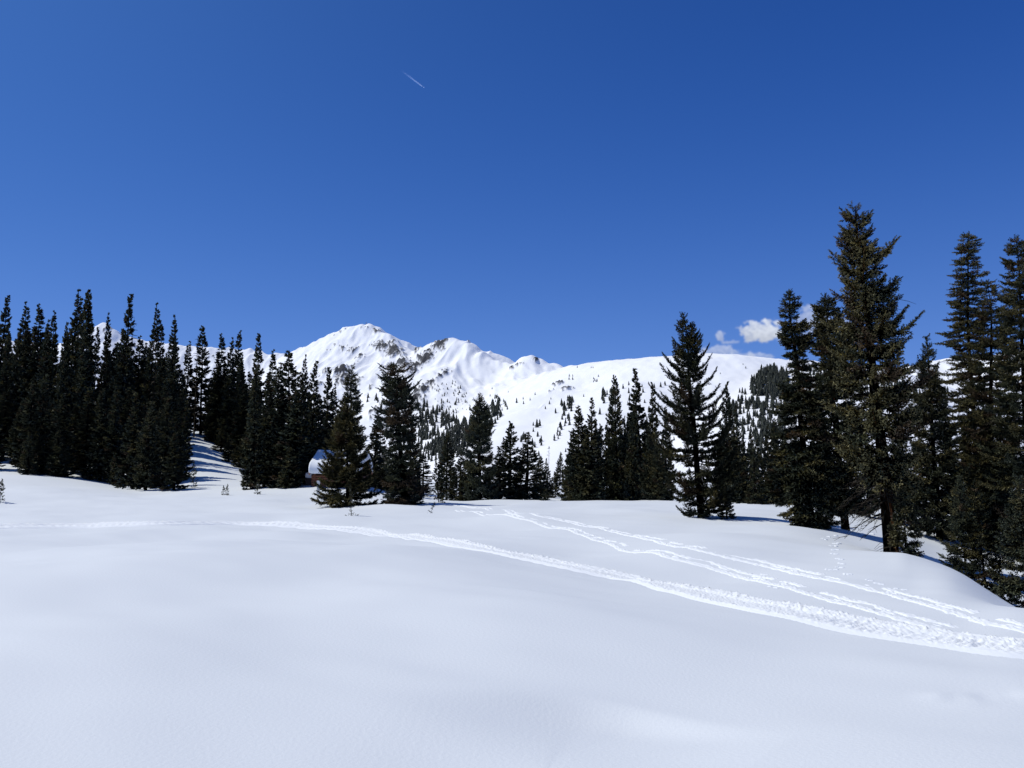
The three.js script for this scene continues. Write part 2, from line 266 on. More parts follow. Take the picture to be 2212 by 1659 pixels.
// rock outcrops that stand out of the snow: sketch x, y, half width, half height (sketch units), strength, tilt in the slope
for (const [px, py, rx, ry, k, tilt = 0] of [
  [812, 716, 9, 6, .95, -.5], [735, 717, 20, 4, .55, .5], [788, 707, 14, 4, .5, 0], [825, 748, 22, 12, .95, -.35], [850, 760, 15, 13, 1.25, -.6], [845, 741, 8, 10, .9, -.9],
  [740, 752, 10, 8, .8, .3], [760, 757, 12, 9, .75, .1], [778, 770, 12, 11, .8, .5], [722, 747, 8, 5, .6, .4], [705, 760, 8, 5, .7, .4], [868, 782, 12, 12, 1.15, .2], [880, 790, 12, 10, 1.0, .3], [862, 765, 12, 8, .8, -.4],
  [899, 756, 9, 9, 1.0, .2], [918, 775, 20, 10, 1.25, .65], [905, 772, 9, 9, 1, .5], [947, 748, 11, 13, 1.2, .8], [958, 740, 12, 7, 1.0, .5], [930, 768, 8, 12, 1.05, .8], [925, 760, 14, 6, .8, .3], [900, 790, 9, 11, 1.15, .9], [890, 800, 9, 6, 1.0, .4], [896, 803, 6, 8, 1.1, .8],
  [737, 800, 12, 11, 1.3, .1], [745, 815, 18, 10, .95, -.2], [735, 825, 26, 9, .85, 0], [770, 825, 14, 14, .8, -.4], [800, 835, 10, 8, .7, -.4], [700, 805, 12, 10, .75, .3], [690, 830, 16, 8, .7, .2],
  [912, 842, 20, 9, 1.15, .3], [925, 830, 22, 7, .9, .6], [945, 815, 18, 5, .85, .6], [960, 808, 14, 5, .9, .3], [897, 862, 20, 9, 1.1, .2], [900, 878, 14, 7, 1.0, .3], [960, 800, 12, 4, .7, .5], [805, 890, 16, 5, .9, .1], [830, 868, 20, 6, .8, .6], [800, 905, 14, 6, .8, .2],
  [1118, 789, 10, 3, .8, .5], [1105, 797, 4, 5, 1.0, .5], [1158, 779, 6, 5, 1.0, -.7], [1132, 785, 18, 2, .55, .1], [1190, 791, 12, 2, .5, -.3], [1010, 738, 6, 4, .7, -.6], [1000, 735, 8, 3, .6, -.4],
  [1206, 830, 14, 5, .85, .5], [1226, 841, 14, 4, .85, .3], [1170, 878, 12, 3, .6, .8], [1190, 845, 10, 3, .55, .7], [2060, 820, 18, 12, .7, .6], [2080, 845, 14, 10, .7, .5], [228, 712, 7, 10, .7, .3], [300, 750, 14, 8, .6, .3], [455, 770, 20, 8, .5, 0],
]) { const q = hitMountain(px, py); if (q) rocks.push({ x: q[0], w: q[2], y: q[1], rx: rx / F * q[2] * 1.08, ry: ry / F * q[2] * 1.12, k, c: Math.cos(tilt), s: Math.sin(tilt) }); }
function rockAt(x, w, y) {
  let m = 0;
  for (const r of rocks) {
    const dx = x - r.x, dy = y - r.y; if (Math.abs(dx) > r.rx * 2.6 + r.ry || Math.abs(dy) > r.ry * 2.6 + r.rx || Math.abs(w - r.w) > 160) continue;
    const a = (dx * r.c + dy * r.s) / r.rx, b = (-dx * r.s + dy * r.c) / r.ry, v = r.k * (1.25 - 0.62 * Math.hypot(a, b));
    if (v > m) m = v;
  }
  return m;
}
{
  const NU = 940, ws = []; for (let i = 0; i < 70; i++) ws.push(300 + i * 10); for (let w = 1000; w < 3060; w += 6.6) ws.push(w); for (let w = 3160; w < 4200; w += 80) ws.push(w);
  const NW = ws.length - 1, pos = new Float32Array((NU + 1) * (NW + 1) * 3), col = new Float32Array(pos.length), idx = new Uint32Array(NU * NW * 6);
  let o = 0;
  for (let j = 0; j <= NW; j++) for (let i = 0; i <= NU; i++) {
    const w = ws[j], q = i / NU * 2 - 1, u = 0.82 * (0.84 * q + 0.16 * q ** 7) * 1.0, x = u * w;
    let y = mountainFull(x, w);
    const m = rockAt(x, w, y);
    let rk = 0;
    if (m > 0.12) { const n = rockNoise(x, w, y), n2 = fbm(ND, x * 0.09, y * 0.11 + w * 0.03, 3); rk = sstep(0.655, 0.69, m * 0.64 + n * 0.32 + n2 * 0.32); y += m * (2 + 5 * n) * sstep(0.3, 0.9, m) + rk * (2.5 + 4 * n2); }
    else y += sstep(30, 200, y) * 0.5 * NB.noise(x * 0.03, w * 0.03);
    pos[o] = x; pos[o + 1] = y; pos[o + 2] = -w;
    const g = 0.9 + 0.35 * NC.noise(x * 0.03, y * 0.03), sn = 0.9;
    col[o] = lerp(sn, 0.050 * g, rk); col[o + 1] = lerp(sn + 0.005, 0.051 * g, rk); col[o + 2] = lerp(sn + 0.01, 0.057 * g, rk);
    o += 3;
  }
  o = 0;
  for (let j = 0; j < NW; j++) for (let i = 0; i < NU; i++) { const a = j * (NU + 1) + i, b = a + 1, c = a + NU + 1, d = c + 1; idx[o++] = a; idx[o++] = b; idx[o++] = d; idx[o++] = a; idx[o++] = d; idx[o++] = c; }
  const geo = new THREE.BufferGeometry(); geo.setAttribute('position', new THREE.BufferAttribute(pos, 3)); geo.setAttribute('color', new THREE.BufferAttribute(col, 3)); geo.setIndex(new THREE.BufferAttribute(idx, 1)); geo.computeVertexNormals();
  tag(mesh('mountains', geo, mountainMat, scene), 'snow covered mountain range with dark rock outcrops', null, null, 'structure');
}
// ---------------------------------------------------------------- spruces: tapered trunk, limbs, twigs of needles
class Leaves {   // collects small double sided needle sprays
  constructor() { this.p = []; this.n = []; this.c = []; this.i = []; }
  blade(ax, ay, az, dx, dy, dz, L, W, roll, col, k) {
    // a frame across the direction
    let ux, uy, uz; if (Math.abs(dy) < 0.9) { const h = Math.hypot(dx, dz) || 1; ux = -dz / h; uy = 0; uz = dx / h; } else { ux = 1; uy = 0; uz = 0; const d = dx; ux -= d * dx; uy -= d * dy; uz -= d * dz; const h = Math.hypot(ux, uy, uz); ux /= h; uy /= h; uz /= h; }
    const vx = dy * uz - dz * uy, vy = dz * ux - dx * uz, vz = dx * uy - dy * ux, c = Math.cos(roll), s = Math.sin(roll);
    const sx = ux * c + vx * s, sy = uy * c + vy * s, sz = uz * c + vz * s;
    const nx = -ux * s + vx * c, ny = -uy * s + vy * c, nz = -uz * s + vz * c, f = ny < 0 ? -1 : 1, b = this.p.length / 3, m = 0.42;
    this.p.push(ax, ay, az, ax + dx * L * m + sx * W, ay + dy * L * m + sy * W, az + dz * L * m + sz * W, ax + dx * L, ay + dy * L, az + dz * L, ax + dx * L * m - sx * W, ay + dy * L * m - sy * W, az + dz * L * m - sz * W);
    for (let q = 0; q < 4; q++) { this.n.push(nx * f, ny * f, nz * f); this.c.push(col[0] * k, col[1] * k, col[2] * k); }
    this.i.push(b, b + 1, b + 2, b, b + 2, b + 3);
  }
  geometry() { const g = new THREE.BufferGeometry(); g.setAttribute('position', new THREE.Float32BufferAttribute(this.p, 3)); g.setAttribute('normal', new THREE.Float32BufferAttribute(this.n, 3)); g.setAttribute('color', new THREE.Float32BufferAttribute(this.c, 3)); g.setIndex(this.i); return g; }
}
class Wood {   // collects tapered limbs
  constructor() { this.p = []; this.n = []; this.uv = []; this.i = []; }
  limb(pts, rads, sides = 5) {
    const b = this.p.length / 3; let len = 0;
    for (let j = 0; j < pts.length; j++) {
      const a = pts[Math.max(j - 1, 0)], c = pts[Math.min(j + 1, pts.length - 1)]; let tx = c[0] - a[0], ty = c[1] - a[1], tz = c[2] - a[2]; const h = Math.hypot(tx, ty, tz) || 1; tx /= h; ty /= h; tz /= h;
      let ux, uy, uz; if (Math.abs(ty) < 0.9) { const q = Math.hypot(tx, tz); ux = -tz / q; uy = 0; uz = tx / q; } else { const q = Math.hypot(ty, tx); ux = ty / q; uy = -tx / q; uz = 0; }
      const vx = ty * uz - tz * uy, vy = tz * ux - tx * uz, vz = tx * uy - ty * ux;
      if (j) len += Math.hypot(pts[j][0] - pts[j - 1][0], pts[j][1] - pts[j - 1][1], pts[j][2] - pts[j - 1][2]);
      for (let k = 0; k <= sides; k++) { const t = k / sides * Math.PI * 2, x = Math.cos(t), y = Math.sin(t), nx = ux * x + vx * y, ny = uy * x + vy * y, nz = uz * x + vz * y; this.p.push(pts[j][0] + nx * rads[j], pts[j][1] + ny * rads[j], pts[j][2] + nz * rads[j]); this.n.push(nx, ny, nz); this.uv.push(k / sides * 2, len); }
    }
    for (let j = 0; j < pts.length - 1; j++) for (let k = 0; k < sides; k++) { const q = b + j * (sides + 1) + k, r = q + sides + 1; this.i.push(q, r, q + 1, q + 1, r, r + 1); }
  }
  geometry() { const g = new THREE.BufferGeometry(); g.setAttribute('position', new THREE.Float32BufferAttribute(this.p, 3)); g.setAttribute('normal', new THREE.Float32BufferAttribute(this.n, 3)); g.setAttribute('uv', new THREE.Float32BufferAttribute(this.uv, 2)); g.setIndex(this.i); return g; }
}
function shootGeometry(seed, n = 24, L = 0.34, W = 0.05) {   // one needle covered shoot along +x, a unit long
  const r = rngOf(seed), lv = new Leaves();
  for (let j = 0; j < n; j++) { const s = Math.pow((j + r()) / n, 0.9), a = r() * 6.283, sp = 0.35 + 0.75 * r(); lv.blade(s * 0.86, (r() - 0.5) * 0.05, (r() - 0.5) * 0.05, Math.cos(sp), Math.sin(sp) * Math.cos(a), Math.sin(sp) * Math.sin(a), L * (0.65 + 0.6 * r()) * (1 - 0.35 * s), W * (0.7 + 0.6 * r()), r() * 3.14, [1, 1, 1], 0.78 + 0.44 * r()); }
  return lv.geometry();
}
const OLIVE = [0.155, 0.134, 0.054], GREEN = [0.066, 0.074, 0.037], BLUEG = [0.044, 0.057, 0.042], BROWN = [0.10, 0.068, 0.036];
const mixc = (a, b, t) => [lerp(a[0], b[0], t), lerp(a[1], b[1], t), lerp(a[2], b[2], t)];
/* o: H height, R crown radius, base (share of H where the crown starts), shape(t) crown outline with t from 0 at its base to 1 at the tip,
   gap metres between whorls, arms per whorl, rise of the limbs at base / tip (radians), sag, hook (upturned ends), twig length, width, dens (twigs per metre of limb), patchy, tint, trunk radius */
let shoots = 0;
function spruce(seed, o) {
  const sh = []; const R = rngOf(seed), N = noiseOf(seed + 7), leaves = new Leaves(), wood = new Wood(), dead = new Wood();
  const g = new THREE.Group(), H = o.H, wob = (t) => [N.noise(t * 2, 1) * 0.012 * H * t, 0, N.noise(t * 2, 9) * 0.012 * H * t];
  const tp = [], tr = []; for (let k = 0; k <= 14; k++) { const t = k / 14, q = wob(t); tp.push([q[0], -0.4 + (H + 0.35) * t, q[2]]); tr.push(o.trunk * (0.06 + 0.94 * Math.pow(1 - t, 0.85)) * (k === 0 ? 1.25 : 1)); }
  wood.limb(tp, tr, 9);
  const y0 = o.base * H; let y = y0, wh = 0;
  while (y < H * 0.985) {
    const t = (y - y0) / (H - y0), arms = Math.max(3, Math.round(o.arms * (t > 0.85 ? 0.75 : 1) + (R() - 0.5) * 1.6)), a0 = R() * 6.28;
    for (let k = 0; k < arms; k++) {
      const az = a0 + (k + (R() - 0.5) * 0.7) / arms * 6.283, patch = o.patchy ? N.noise(Math.cos(az) * 1.4 + 5, y / H * 7 + Math.sin(az) * 1.4) : 0;
      if (o.patchy && patch < -1 + 0.75 * (1 - o.patchy) + 0.25) continue;
      if (R() < (o.miss ?? 0.04)) continue;
      let L = o.R * o.shape(t) * (1 - (o.vary ?? 0.3) * R()) * (1 + (o.patchy || 0) * 0.35 * patch) ;
      if (o.bulge) L *= o.bulge(t, az);
      if (L < o.tw * 0.35) L = o.tw * 0.35;
      const yy = y + (R() - 0.5) * o.gap * (o.smear ?? 1), ty = clamp(yy / H, 0, 1), q = wob(ty), rise = lerp(o.rise0, o.rise1, t) + (R() - 0.5) * 0.25, ca = Math.cos(az), sa = Math.sin(az);
      const pt = (s) => { const out = L * s * Math.cos(rise), up = L * (Math.sin(rise) * s - o.sag * (1 - 0.6 * t) * Math.sin(s * Math.PI * 0.62) * (1 - t * 0.5) + o.hook * s * s * s); return [q[0] + ca * out, yy + up, q[2] + sa * out]; };
      const tw = o.tw * (1 - 0.45 * t), tww = o.tww * (1 - 0.25 * t);
      const nseg = L > 0.8 ? 5 : 3, pp = [], rr = []; for (let j = 0; j <= nseg; j++) { pp.push(pt(j / nseg)); rr.push(Math.max(0.006, o.trunk * 0.16 * (0.5 + L / o.R * 0.5)) * (1 - 0.8 * j / nseg)); }
      const bare = R() < (o.deadShare ?? 0.03) * (t < 0.45 ? 1.6 : 0.4);
      (bare ? dead : wood).limb(pp, rr, 3);
      if (bare) { for (let j = 0; j < 6; j++) { const s = 0.25 + R() * 0.7, a = pt(s), d = az + (R() < 0.5 ? 1 : -1) * (0.5 + R() * 0.5), l = L * (0.15 + 0.25 * R()); dead.limb([a, [a[0] + Math.cos(d) * l * .6, a[1] - l * 0.2, a[2] + Math.sin(d) * l * .6], [a[0] + Math.cos(d) * l, a[1] - l * (0.3 + .4 * R()), a[2] + Math.sin(d) * l]], [0.008, 0.006, 0.003], 3); } continue; }
      const tint = clamp(o.tint + 0.5 * N.noise(ca + 3, y / H * 5 + sa) + (R() - 0.5) * 0.5, 0, 1), br = R() < (o.brown ?? 0.06), col0 = br ? BROWN : mixc(tint < 0.5 ? BLUEG : GREEN, tint < 0.5 ? GREEN : OLIVE, tint < 0.5 ? tint * 2 : tint * 2 - 1);
      if (o.shoot) {
        const n = Math.max(4, Math.round(L * o.dens));
        for (let j = 0; j < n; j++) {
          const s = Math.min(1, (o.inner ?? 0.15) + (1 - (o.inner ?? 0.15)) * Math.pow((j + R()) / n, 0.75)), a = pt(s), b2 = pt(s - 0.08); let fx = a[0] - b2[0], fy = a[1] - b2[1], fz = a[2] - b2[2]; const fh = Math.hypot(fx, fy, fz) || 1; fx /= fh; fy /= fh; fz /= fh;
          const sg = j & 1 ? 1 : -1, tip = s > 0.93, up = R() < (o.round ?? 0.3), sp = tip ? R() * 0.4 : 0.5 + R() * 0.7, px = up ? (R() - 0.5) * 1.6 : -sa * sg, pz = up ? (R() - 0.5) * 1.6 : ca * sg, py = up ? (R() - 0.25) * 1.6 : -(o.hang ?? 0.25) * (0.3 + 1.2 * R()) * (1 - t * 0.5) + (o.lift ?? 0.1) * R();
          const d = unit(fx * Math.cos(sp) + px * Math.sin(sp), fy * Math.cos(sp) + py * Math.sin(sp) + (R() - 0.5) * 0.3, fz * Math.cos(sp) + pz * Math.sin(sp));
          const sl = o.shoot * (0.55 + 0.6 * R()) * (1 - 0.3 * t) * (up ? 0.7 : 1) * (0.55 + 0.75 * Math.sin(Math.min(1, 1.12 - s) * 1.6)), k = 0.75 + 0.5 * R();
          sh.push([a, d, Math.min(sl, Math.max(L, o.shoot * 0.4)), R() * 6.283, col0[0] * k, col0[1] * k, col0[2] * k]);
        }
        continue;
      }
      const side = Math.min(L * (o.fan ?? 0.34), 1.0), n = Math.max(5, Math.round(L * o.dens));
      for (let j = 0; j < n; j++) {
        const s = (o.inner ?? 0.22) + (1 - (o.inner ?? 0.22)) * Math.pow((j + R()) / n, 0.8), a = pt(Math.min(s, 1)), b2 = pt(Math.min(s, 1) - 0.08); let fx = a[0] - b2[0], fy = a[1] - b2[1], fz = a[2] - b2[2]; const fh = Math.hypot(fx, fy, fz) || 1; fx /= fh; fy /= fh; fz /= fh;
        // a side shoot leaves the limb and carries a few sprays
        const sg = (j & 1 ? 1 : -1), spread = 0.55 + R() * 0.55, sl = side * Math.sin(Math.min(1, 1.15 - s) * 1.5) * (0.5 + 0.7 * R());
        const px = -sa, pz = ca, ex = fx * Math.cos(spread) + px * sg * Math.sin(spread), ey = fy * Math.cos(spread) - (o.hang ?? 0.25) * (0.4 + R()) * (1 - t * 0.6) + (o.lift ?? 0) * R(), ez = fz * Math.cos(spread) + pz * sg * Math.sin(spread), eh = Math.hypot(ex, ey, ez);
        const m = Math.max(1, Math.round(sl / (tw * 0.42)));
        for (let z = 0; z < m; z++) {
          const d = sl * (z + 0.15 + 0.5 * R()) / m, k = 0.7 + 0.6 * R();
          leaves.blade(a[0] + ex / eh * d + (R() - .5) * tww * 1.5, a[1] + ey / eh * d + (R() - .5) * tww * 2.5, a[2] + ez / eh * d + (R() - .5) * tww * 1.5, ...unit(ex / eh + (R() - 0.5) * 1.1, ey / eh + (R() - 0.42) * 1.0, ez / eh + (R() - 0.5) * 1.1), tw * (0.65 + 0.7 * R()), tww * (0.7 + 0.6 * R()), R() * 3.14, col0, k);
        }
        // sprays on the limb itself
        for (let z = 0; z < (o.tuft ?? 2); z++) leaves.blade(a[0], a[1], a[2], ...unit(fx * 0.9 + (R() - 0.5) * 1.3, fy * 0.9 + (R() - 0.35) * 1.3, fz * 0.9 + (R() - 0.5) * 1.3), tw * (0.6 + 0.6 * R()), tww * (0.7 + 0.6 * R()), R() * 3.14, col0, 0.75 + 0.5 * R());
      }
    }
    y += o.gap * (0.75 + 0.5 * R()) * (1 - (o.smear ? 0.5 : 0.35) * t); wh++;
  }
  // leader
  const q = wob(1); for (let j = 0; j < 14; j++) leaves.blade(q[0], H - o.tw * 3.2 * R(), q[2], ...unit((R() - 0.5) * 0.9, 1, (R() - 0.5) * 0.9), o.tw * 0.8, o.tww * 0.8, R() * 3.14, GREEN, 1);
  if (o.deadLow) for (let j = 0; j < o.deadLow; j++) {   // bare twigs below the crown
    const yy = y0 * (0.15 + 0.95 * R()) + 0.1, az = R() * 6.28, L = o.R * (0.35 + 0.5 * R()), ca = Math.cos(az), sa = Math.sin(az), P = (s) => [ca * L * s, yy - L * (0.15 * s + 0.45 * s * s), sa * L * s];
    dead.limb([P(0), P(0.35), P(0.7), P(1)], [0.018, 0.013, 0.009, 0.004], 4);
    for (let z = 0; z < 7; z++) { const s = 0.25 + 0.7 * R(), a = P(s), d = az + (R() - 0.5) * 2.4, l = L * (0.15 + 0.3 * R()); dead.limb([a, [a[0] + Math.cos(d) * l * .5, a[1] - l * 0.1, a[2] + Math.sin(d) * l * .5], [a[0] + Math.cos(d) * l, a[1] - l * (0.1 + 0.7 * R()), a[2] + Math.sin(d) * l]], [0.009, 0.006, 0.003], 3); }
  }
  mesh('trunk', wood.geometry(), o.bark ?? barkGrey, g);
  if (o.shoot) {
    for (let j = 0; j < 10; j++) sh.push([[wob(1)[0], H - o.shoot * (0.2 + 1.6 * R()), wob(1)[2]], unit((R() - 0.5) * 1.1, 1, (R() - 0.5) * 1.1), o.shoot * 0.6, 0, ...GREEN]);
    const im = new THREE.InstancedMesh(shootGeometry(seed + 3, o.blades ?? 22), foliageMat, sh.length), m = new THREE.Matrix4(), X = new THREE.Vector3(), Y = new THREE.Vector3(), Z = new THREE.Vector3(), c = new THREE.Color();
    sh.forEach(([a, d, l, roll, r, gg, b], i) => { X.set(...d); Y.set(0, 1, 0).cross(X); if (Y.lengthSq() < 1e-4) Y.set(0, 0, 1); Y.normalize().applyAxisAngle(X, roll); Z.crossVectors(X, Y); m.makeBasis(X.clone().multiplyScalar(l), Y.clone().multiplyScalar(l), Z.clone().multiplyScalar(l)).setPosition(a[0], a[1], a[2]); im.setMatrixAt(i, m); im.setColorAt(i, c.setRGB(r, gg, b)); });
    im.name = 'crown'; im.castShadow = im.receiveShadow = true; im.userData.kind = 'stuff'; g.add(im); shoots += sh.length;
  } else mesh('crown', leaves.geometry(), foliageMat, g);
  if (dead.i.length) mesh('dead_branches', dead.geometry(), barkDead, g).userData.kind = 'stuff';
  g.userData.H = H; g.userData.R = o.R; g.userData.tris = leaves.i.length / 3;
  return g;
}
const unit = (x, y, z) => { const h = Math.hypot(x, y, z) || 1; return [x / h, y / h, z / h]; };
const S = {
  spire: (t) => Math.pow(1 - t, 0.72) * (0.62 + 0.38 * Math.min(1, t * 4)) + 0.03,
  cone: (t) => Math.pow(1 - t, 0.88) * (0.8 + 0.2 * Math.min(1, t * 5)) + 0.02,
  full: (t) => Math.pow(1 - t, 0.8) * (0.86 + 0.14 * Math.min(1, t * 8)) + 0.015,
  column: (t) => (t < 0.62 ? 0.72 + 0.28 * Math.sin(t / 0.62 * 3.1) : 1 - (t - 0.62) / 0.38 * 0.62) * (t > 0.94 ? Math.max(0.2, (1 - t) / 0.06) : 1),
};
const far0 = { smear: 2.2, base: 0.03, shape: S.spire, gap: 0.42, arms: 7, rise0: -0.3, rise1: 0.45, sag: 0.22, hook: 0.2, tw: 0.4, tww: 0.1, dens: 14, patchy: 0.18, tint: 0.4, trunk: 0.2, tuft: 3, fan: 0.36, vary: 0.4 };
const mid0 = { smear: 1.8, base: 0.02, shape: S.cone, gap: 0.27, arms: 7, rise0: -0.2, rise1: 0.6, sag: 0.2, hook: 0.22, tw: 0.24, tww: 0.058, dens: 16, patchy: 0.35, tint: 0.5, trunk: 0.16, tuft: 3, fan: 0.4, vary: 0.35 };
const proto = {
  spireA: spruce(101, { ...far0, H: 20, R: 2.0 }), spireB: spruce(102, { ...far0, H: 18, R: 2.2, patchy: 0.55, gap: 0.46, base: 0.06 }), spireC: spruce(103, { ...far0, H: 22, R: 1.8, tint: 0.5, base: 0.1 }), spireD: spruce(104, { ...far0, H: 16, R: 2.3, shape: S.cone, base: 0.01, tint: 0.45 }),
  midA: spruce(201, { ...mid0, H: 8, R: 1.8 }), midB: spruce(202, { ...mid0, H: 9, R: 1.6, patchy: 0.5, gap: 0.3, base: 0.04 }), midC: spruce(203, { ...mid0, H: 6, R: 1.7, shape: S.full, tint: 0.6 }), midD: spruce(204, { ...mid0, H: 10, R: 1.7, patchy: 0.6, shape: S.spire, base: 0.08 }),
  small: spruce(301, { ...mid0, H: 2.4, R: 0.75, gap: 0.2, tw: 0.2, tww: 0.035, dens: 12, trunk: 0.045, arms: 5 }), smallB: spruce(302, { ...mid0, H: 3.2, R: 1.0, gap: 0.26, tw: 0.22, tww: 0.04, dens: 11, trunk: 0.06, arms: 5, patchy: 0.5 }),
};
const snagGeo = (seed, H, r, n) => { const R = rngOf(seed), w = new Wood(), p = [], q = []; for (let k = 0; k <= 8; k++) { p.push([0.02 * H * Math.sin(k * 0.7) * k / 8, -0.4 + H * k / 8, 0]); q.push(r * (1 - 0.92 * k / 8)); } w.limb(p, q, 6); for (let k = 0; k < n; k++) { const y = H * (0.2 + 0.78 * R()), az = R() * 6.28, l = H * 0.07 * (1.25 - y / H) * (0.4 + R()); w.limb([[0.02 * H * Math.sin(y / H * 5.6) * y / H, y, 0], [Math.cos(az) * l * 0.6, y - l * 0.1, Math.sin(az) * l * 0.6], [Math.cos(az) * l, y - l * (0.4 * R()), Math.sin(az) * l]], [r * 0.3, r * 0.2, r * 0.08], 3); } return w.geometry(); };
function snagProto(seed, H, r, n) { const g = new THREE.Group(); mesh('trunk', snagGeo(seed, H, r, n), barkDead, g); g.userData.H = H; g.userData.R = H * 0.1; return g; }
proto.snag = snagProto(401, 16, 0.14, 60); proto.snagB = snagProto(402, 9, 0.08, 40);

// places a tree whose tip stands at the sketch point (px, py) at distance w; half = crown half width in sketch units; bx = sketch x of its foot if it leans
const placed = [];
function tree(kind, px, py, half, w, label, group, o = {}) {
  const first = !proto[kind].parent && !proto[kind].userData.taken; const src = proto[kind], g = src.clone(); src.userData.taken = true;
  const top = at(px, py, w), X = o.bx !== undefined ? (o.bx - CX) / F * zcOf(0, w) : top[0], y0 = groundBase(X, w) - (o.sink ?? 0.05), H = top[1] - y0, r = half / F * zcOf(top[1], w) * 1.2;
  g.userData = {}; g.name = numbered(o.name ?? 'spruce_tree'); scene.add(g);
  g.position.set(X, y0, -w); g.scale.set(r / src.userData.R, H / src.userData.H, r / src.userData.R);
  g.rotation.order = 'ZXY'; g.rotation.z = -Math.atan2(top[0] - X, H) + 0.035 * Math.sin(placed.length * 4.7) * (o.bx === undefined ? 1 : 0); g.rotation.y = o.turn ?? (placed.length * 2.399) % 6.283;
  tag(g, label, o.category ?? 'spruce', group); placed.push([X, w, r]);
  return g;
}
const heroes = {};
function hero(seed, px, py, half, w, o, label, opt = {}) {   // a tree with a crown of its own
  const top = at(px, py, w), X = opt.bx !== undefined ? (opt.bx - CX) / F * zcOf(0, w) : top[0], y0 = groundBase(X, w) - (opt.sink ?? 0.05), H = top[1] - y0, r = half / F * zcOf(top[1], w) * 1.22;
  const g = spruce(seed, { ...o, H, R: r }); g.userData = {}; g.name = numbered(opt.name ?? 'spruce_tree'); scene.add(g);
  g.position.set(X, y0, -w); g.rotation.z = -Math.atan2(top[0] - X, H);
  tag(g, label, 'spruce', opt.group); placed.push([X, w, r]); return g;
}

// --- the trees that stand singly on the right
const near0 = { base: 0.02, shape: S.cone, gap: 0.23, arms: 7, rise0: -0.15, rise1: 0.6, sag: 0.2, hook: 0.25, tw: 0.13, tww: 0.021, shoot: 0.42, dens: 38, patchy: 0.6, tint: 0.75, trunk: 0.16, tuft: 4, fan: 0.36, vary: 0.45, inner: 0.15 };
hero(501, 1849, 450, 91, 21, { ...near0, base: 0.225, gap: 0.26, shape: (t) => (t < 0.1 ? 0.55 + t * 4 : t < 0.55 ? 0.95 - 0.25 * (t - 0.1) : t < 0.86 ? 0.84 - (t - 0.55) * 1.5 : 0.375 - (t - 0.86) * 1.4) * (t > 0.96 ? Math.max(0.35, (1 - t) / 0.04) : 1), patchy: 1, vary: 0.5, trunk: 0.2, bark: barkRed, deadLow: 34, deadShare: 0.1, tint: 1.0, brown: 0.08, sag: 0.26, dens: 34, bulge: (t, az) => (t > 0.74 && t < 0.8 && Math.cos(az - 0.2) > 0.6 ? 1.5 : 1) }, 'tallest spruce with bare reddish lower trunk and dead grey twigs beside the animal footprints', { bx: 1925 });
hero(502, 1705, 628, 56, 28, { ...near0, base: 0.03, shape: (t) => (t < 0.5 ? 0.8 + 0.2 * Math.sin(t * 6) : t < 0.66 ? 0.95 - (t - 0.5) * 4.1 : 0.3 + 0.07 * Math.sin(t * 34)) * (t > 0.93 ? Math.max(0.25, (1 - t) / 0.07) : 1), gap: 0.22, patchy: 0.75, hook: 0.1, sag: 0.28, rise0: -0.4, rise1: 0.2, tint: 0.6, dens: 46, fan: 0.5, vary: 0.5, brown: 0.1, bulge: (t, az) => (t > 0.76 && t < 0.84 && Math.cos(az) > 0.4 ? 2.6 : 1) }, 'lumpy column shaped spruce with a thin crooked top, just left of the tallest spruce', { bx: 1752 });
hero(503, 1783, 636, 48, 29.5, { ...near0, base: 0.12, shape: (t) => (t < 0.55 ? 1 - 0.2 * t : 0.9 - (t - 0.55) * 1.1) * (t > 0.94 ? Math.max(0.3, (1 - t) / 0.06) : 1), gap: 0.26, patchy: 0.8, rise0: -0.3, rise1: 0.2, tint: 0.65, dens: 46, bark: barkRed, fan: 0.45 }, 'narrow spruce with reddish foot squeezed between the lumpy and the tallest spruce', { bx: 1826 });
hero(504, 1477, 674, 84, 33, { ...near0, base: 0.05, shape: (t) => (t < 0.06 ? 0.7 : t < 0.4 ? 0.88 + 0.06 * Math.sin(t * 8) : Math.pow(1 - (t - 0.4) / 0.6, 0.9) * 0.9) + 0.02, gap: 0.31, arms: 6, rise0: 0.02, rise1: 0.5, sag: 0.26, hook: 0.42, patchy: 0.6, tint: 0.5, dens: 66, round: 0.5, shoot: 0.34, hang: 0, lift: 0.4, tuft: 7, vary: 0.4, inner: 0.1, miss: 0.03 }, 'open crowned spruce with upswept branch ends standing alone on the meadow crest', { bx: 1515 });
hero(505, 2001, 723, 66, 37, { ...near0, base: 0.04, gap: 0.3, patchy: 0.6, tint: 0.55, shoot: 0.5, dens: 34, shape: S.cone }, 'slim pointed spruce right behind the tallest spruce');
hero(506, 2088, 501, 82, 40, { ...near0, base: 0.17, shape: (t) => (Math.pow(1 - t, 0.62) * 0.9 + 0.06) * (0.6 + 0.4 * Math.min(1, t * 3.5)), gap: 0.34, patchy: 0.9, tint: 0.85, rise0: -0.25, rise1: 0.1, sag: 0.15, hook: 0.05, dens: 28, vary: 0.5, brown: 0.14, deadShare: 0.06, tw: 0.15, tww: 0.026 }, 'tall ragged spruce with flat layered branches, its neighbour pressed against it', { bx: 2110 });
hero(507, 2134, 604, 76, 38, { ...near0, base: 0.17, shape: (t) => (Math.pow(1 - t, 0.55) * 0.9 + 0.05) * (0.55 + 0.45 * Math.min(1, t * 3.5)), gap: 0.32, patchy: 0.8, tint: 0.9, rise0: -0.3, rise1: 0.1, dens: 28, brown: 0.2, tw: 0.15, tww: 0.026 }, 'browner spruce leaning against the ragged layered spruce', { bx: 2140 });
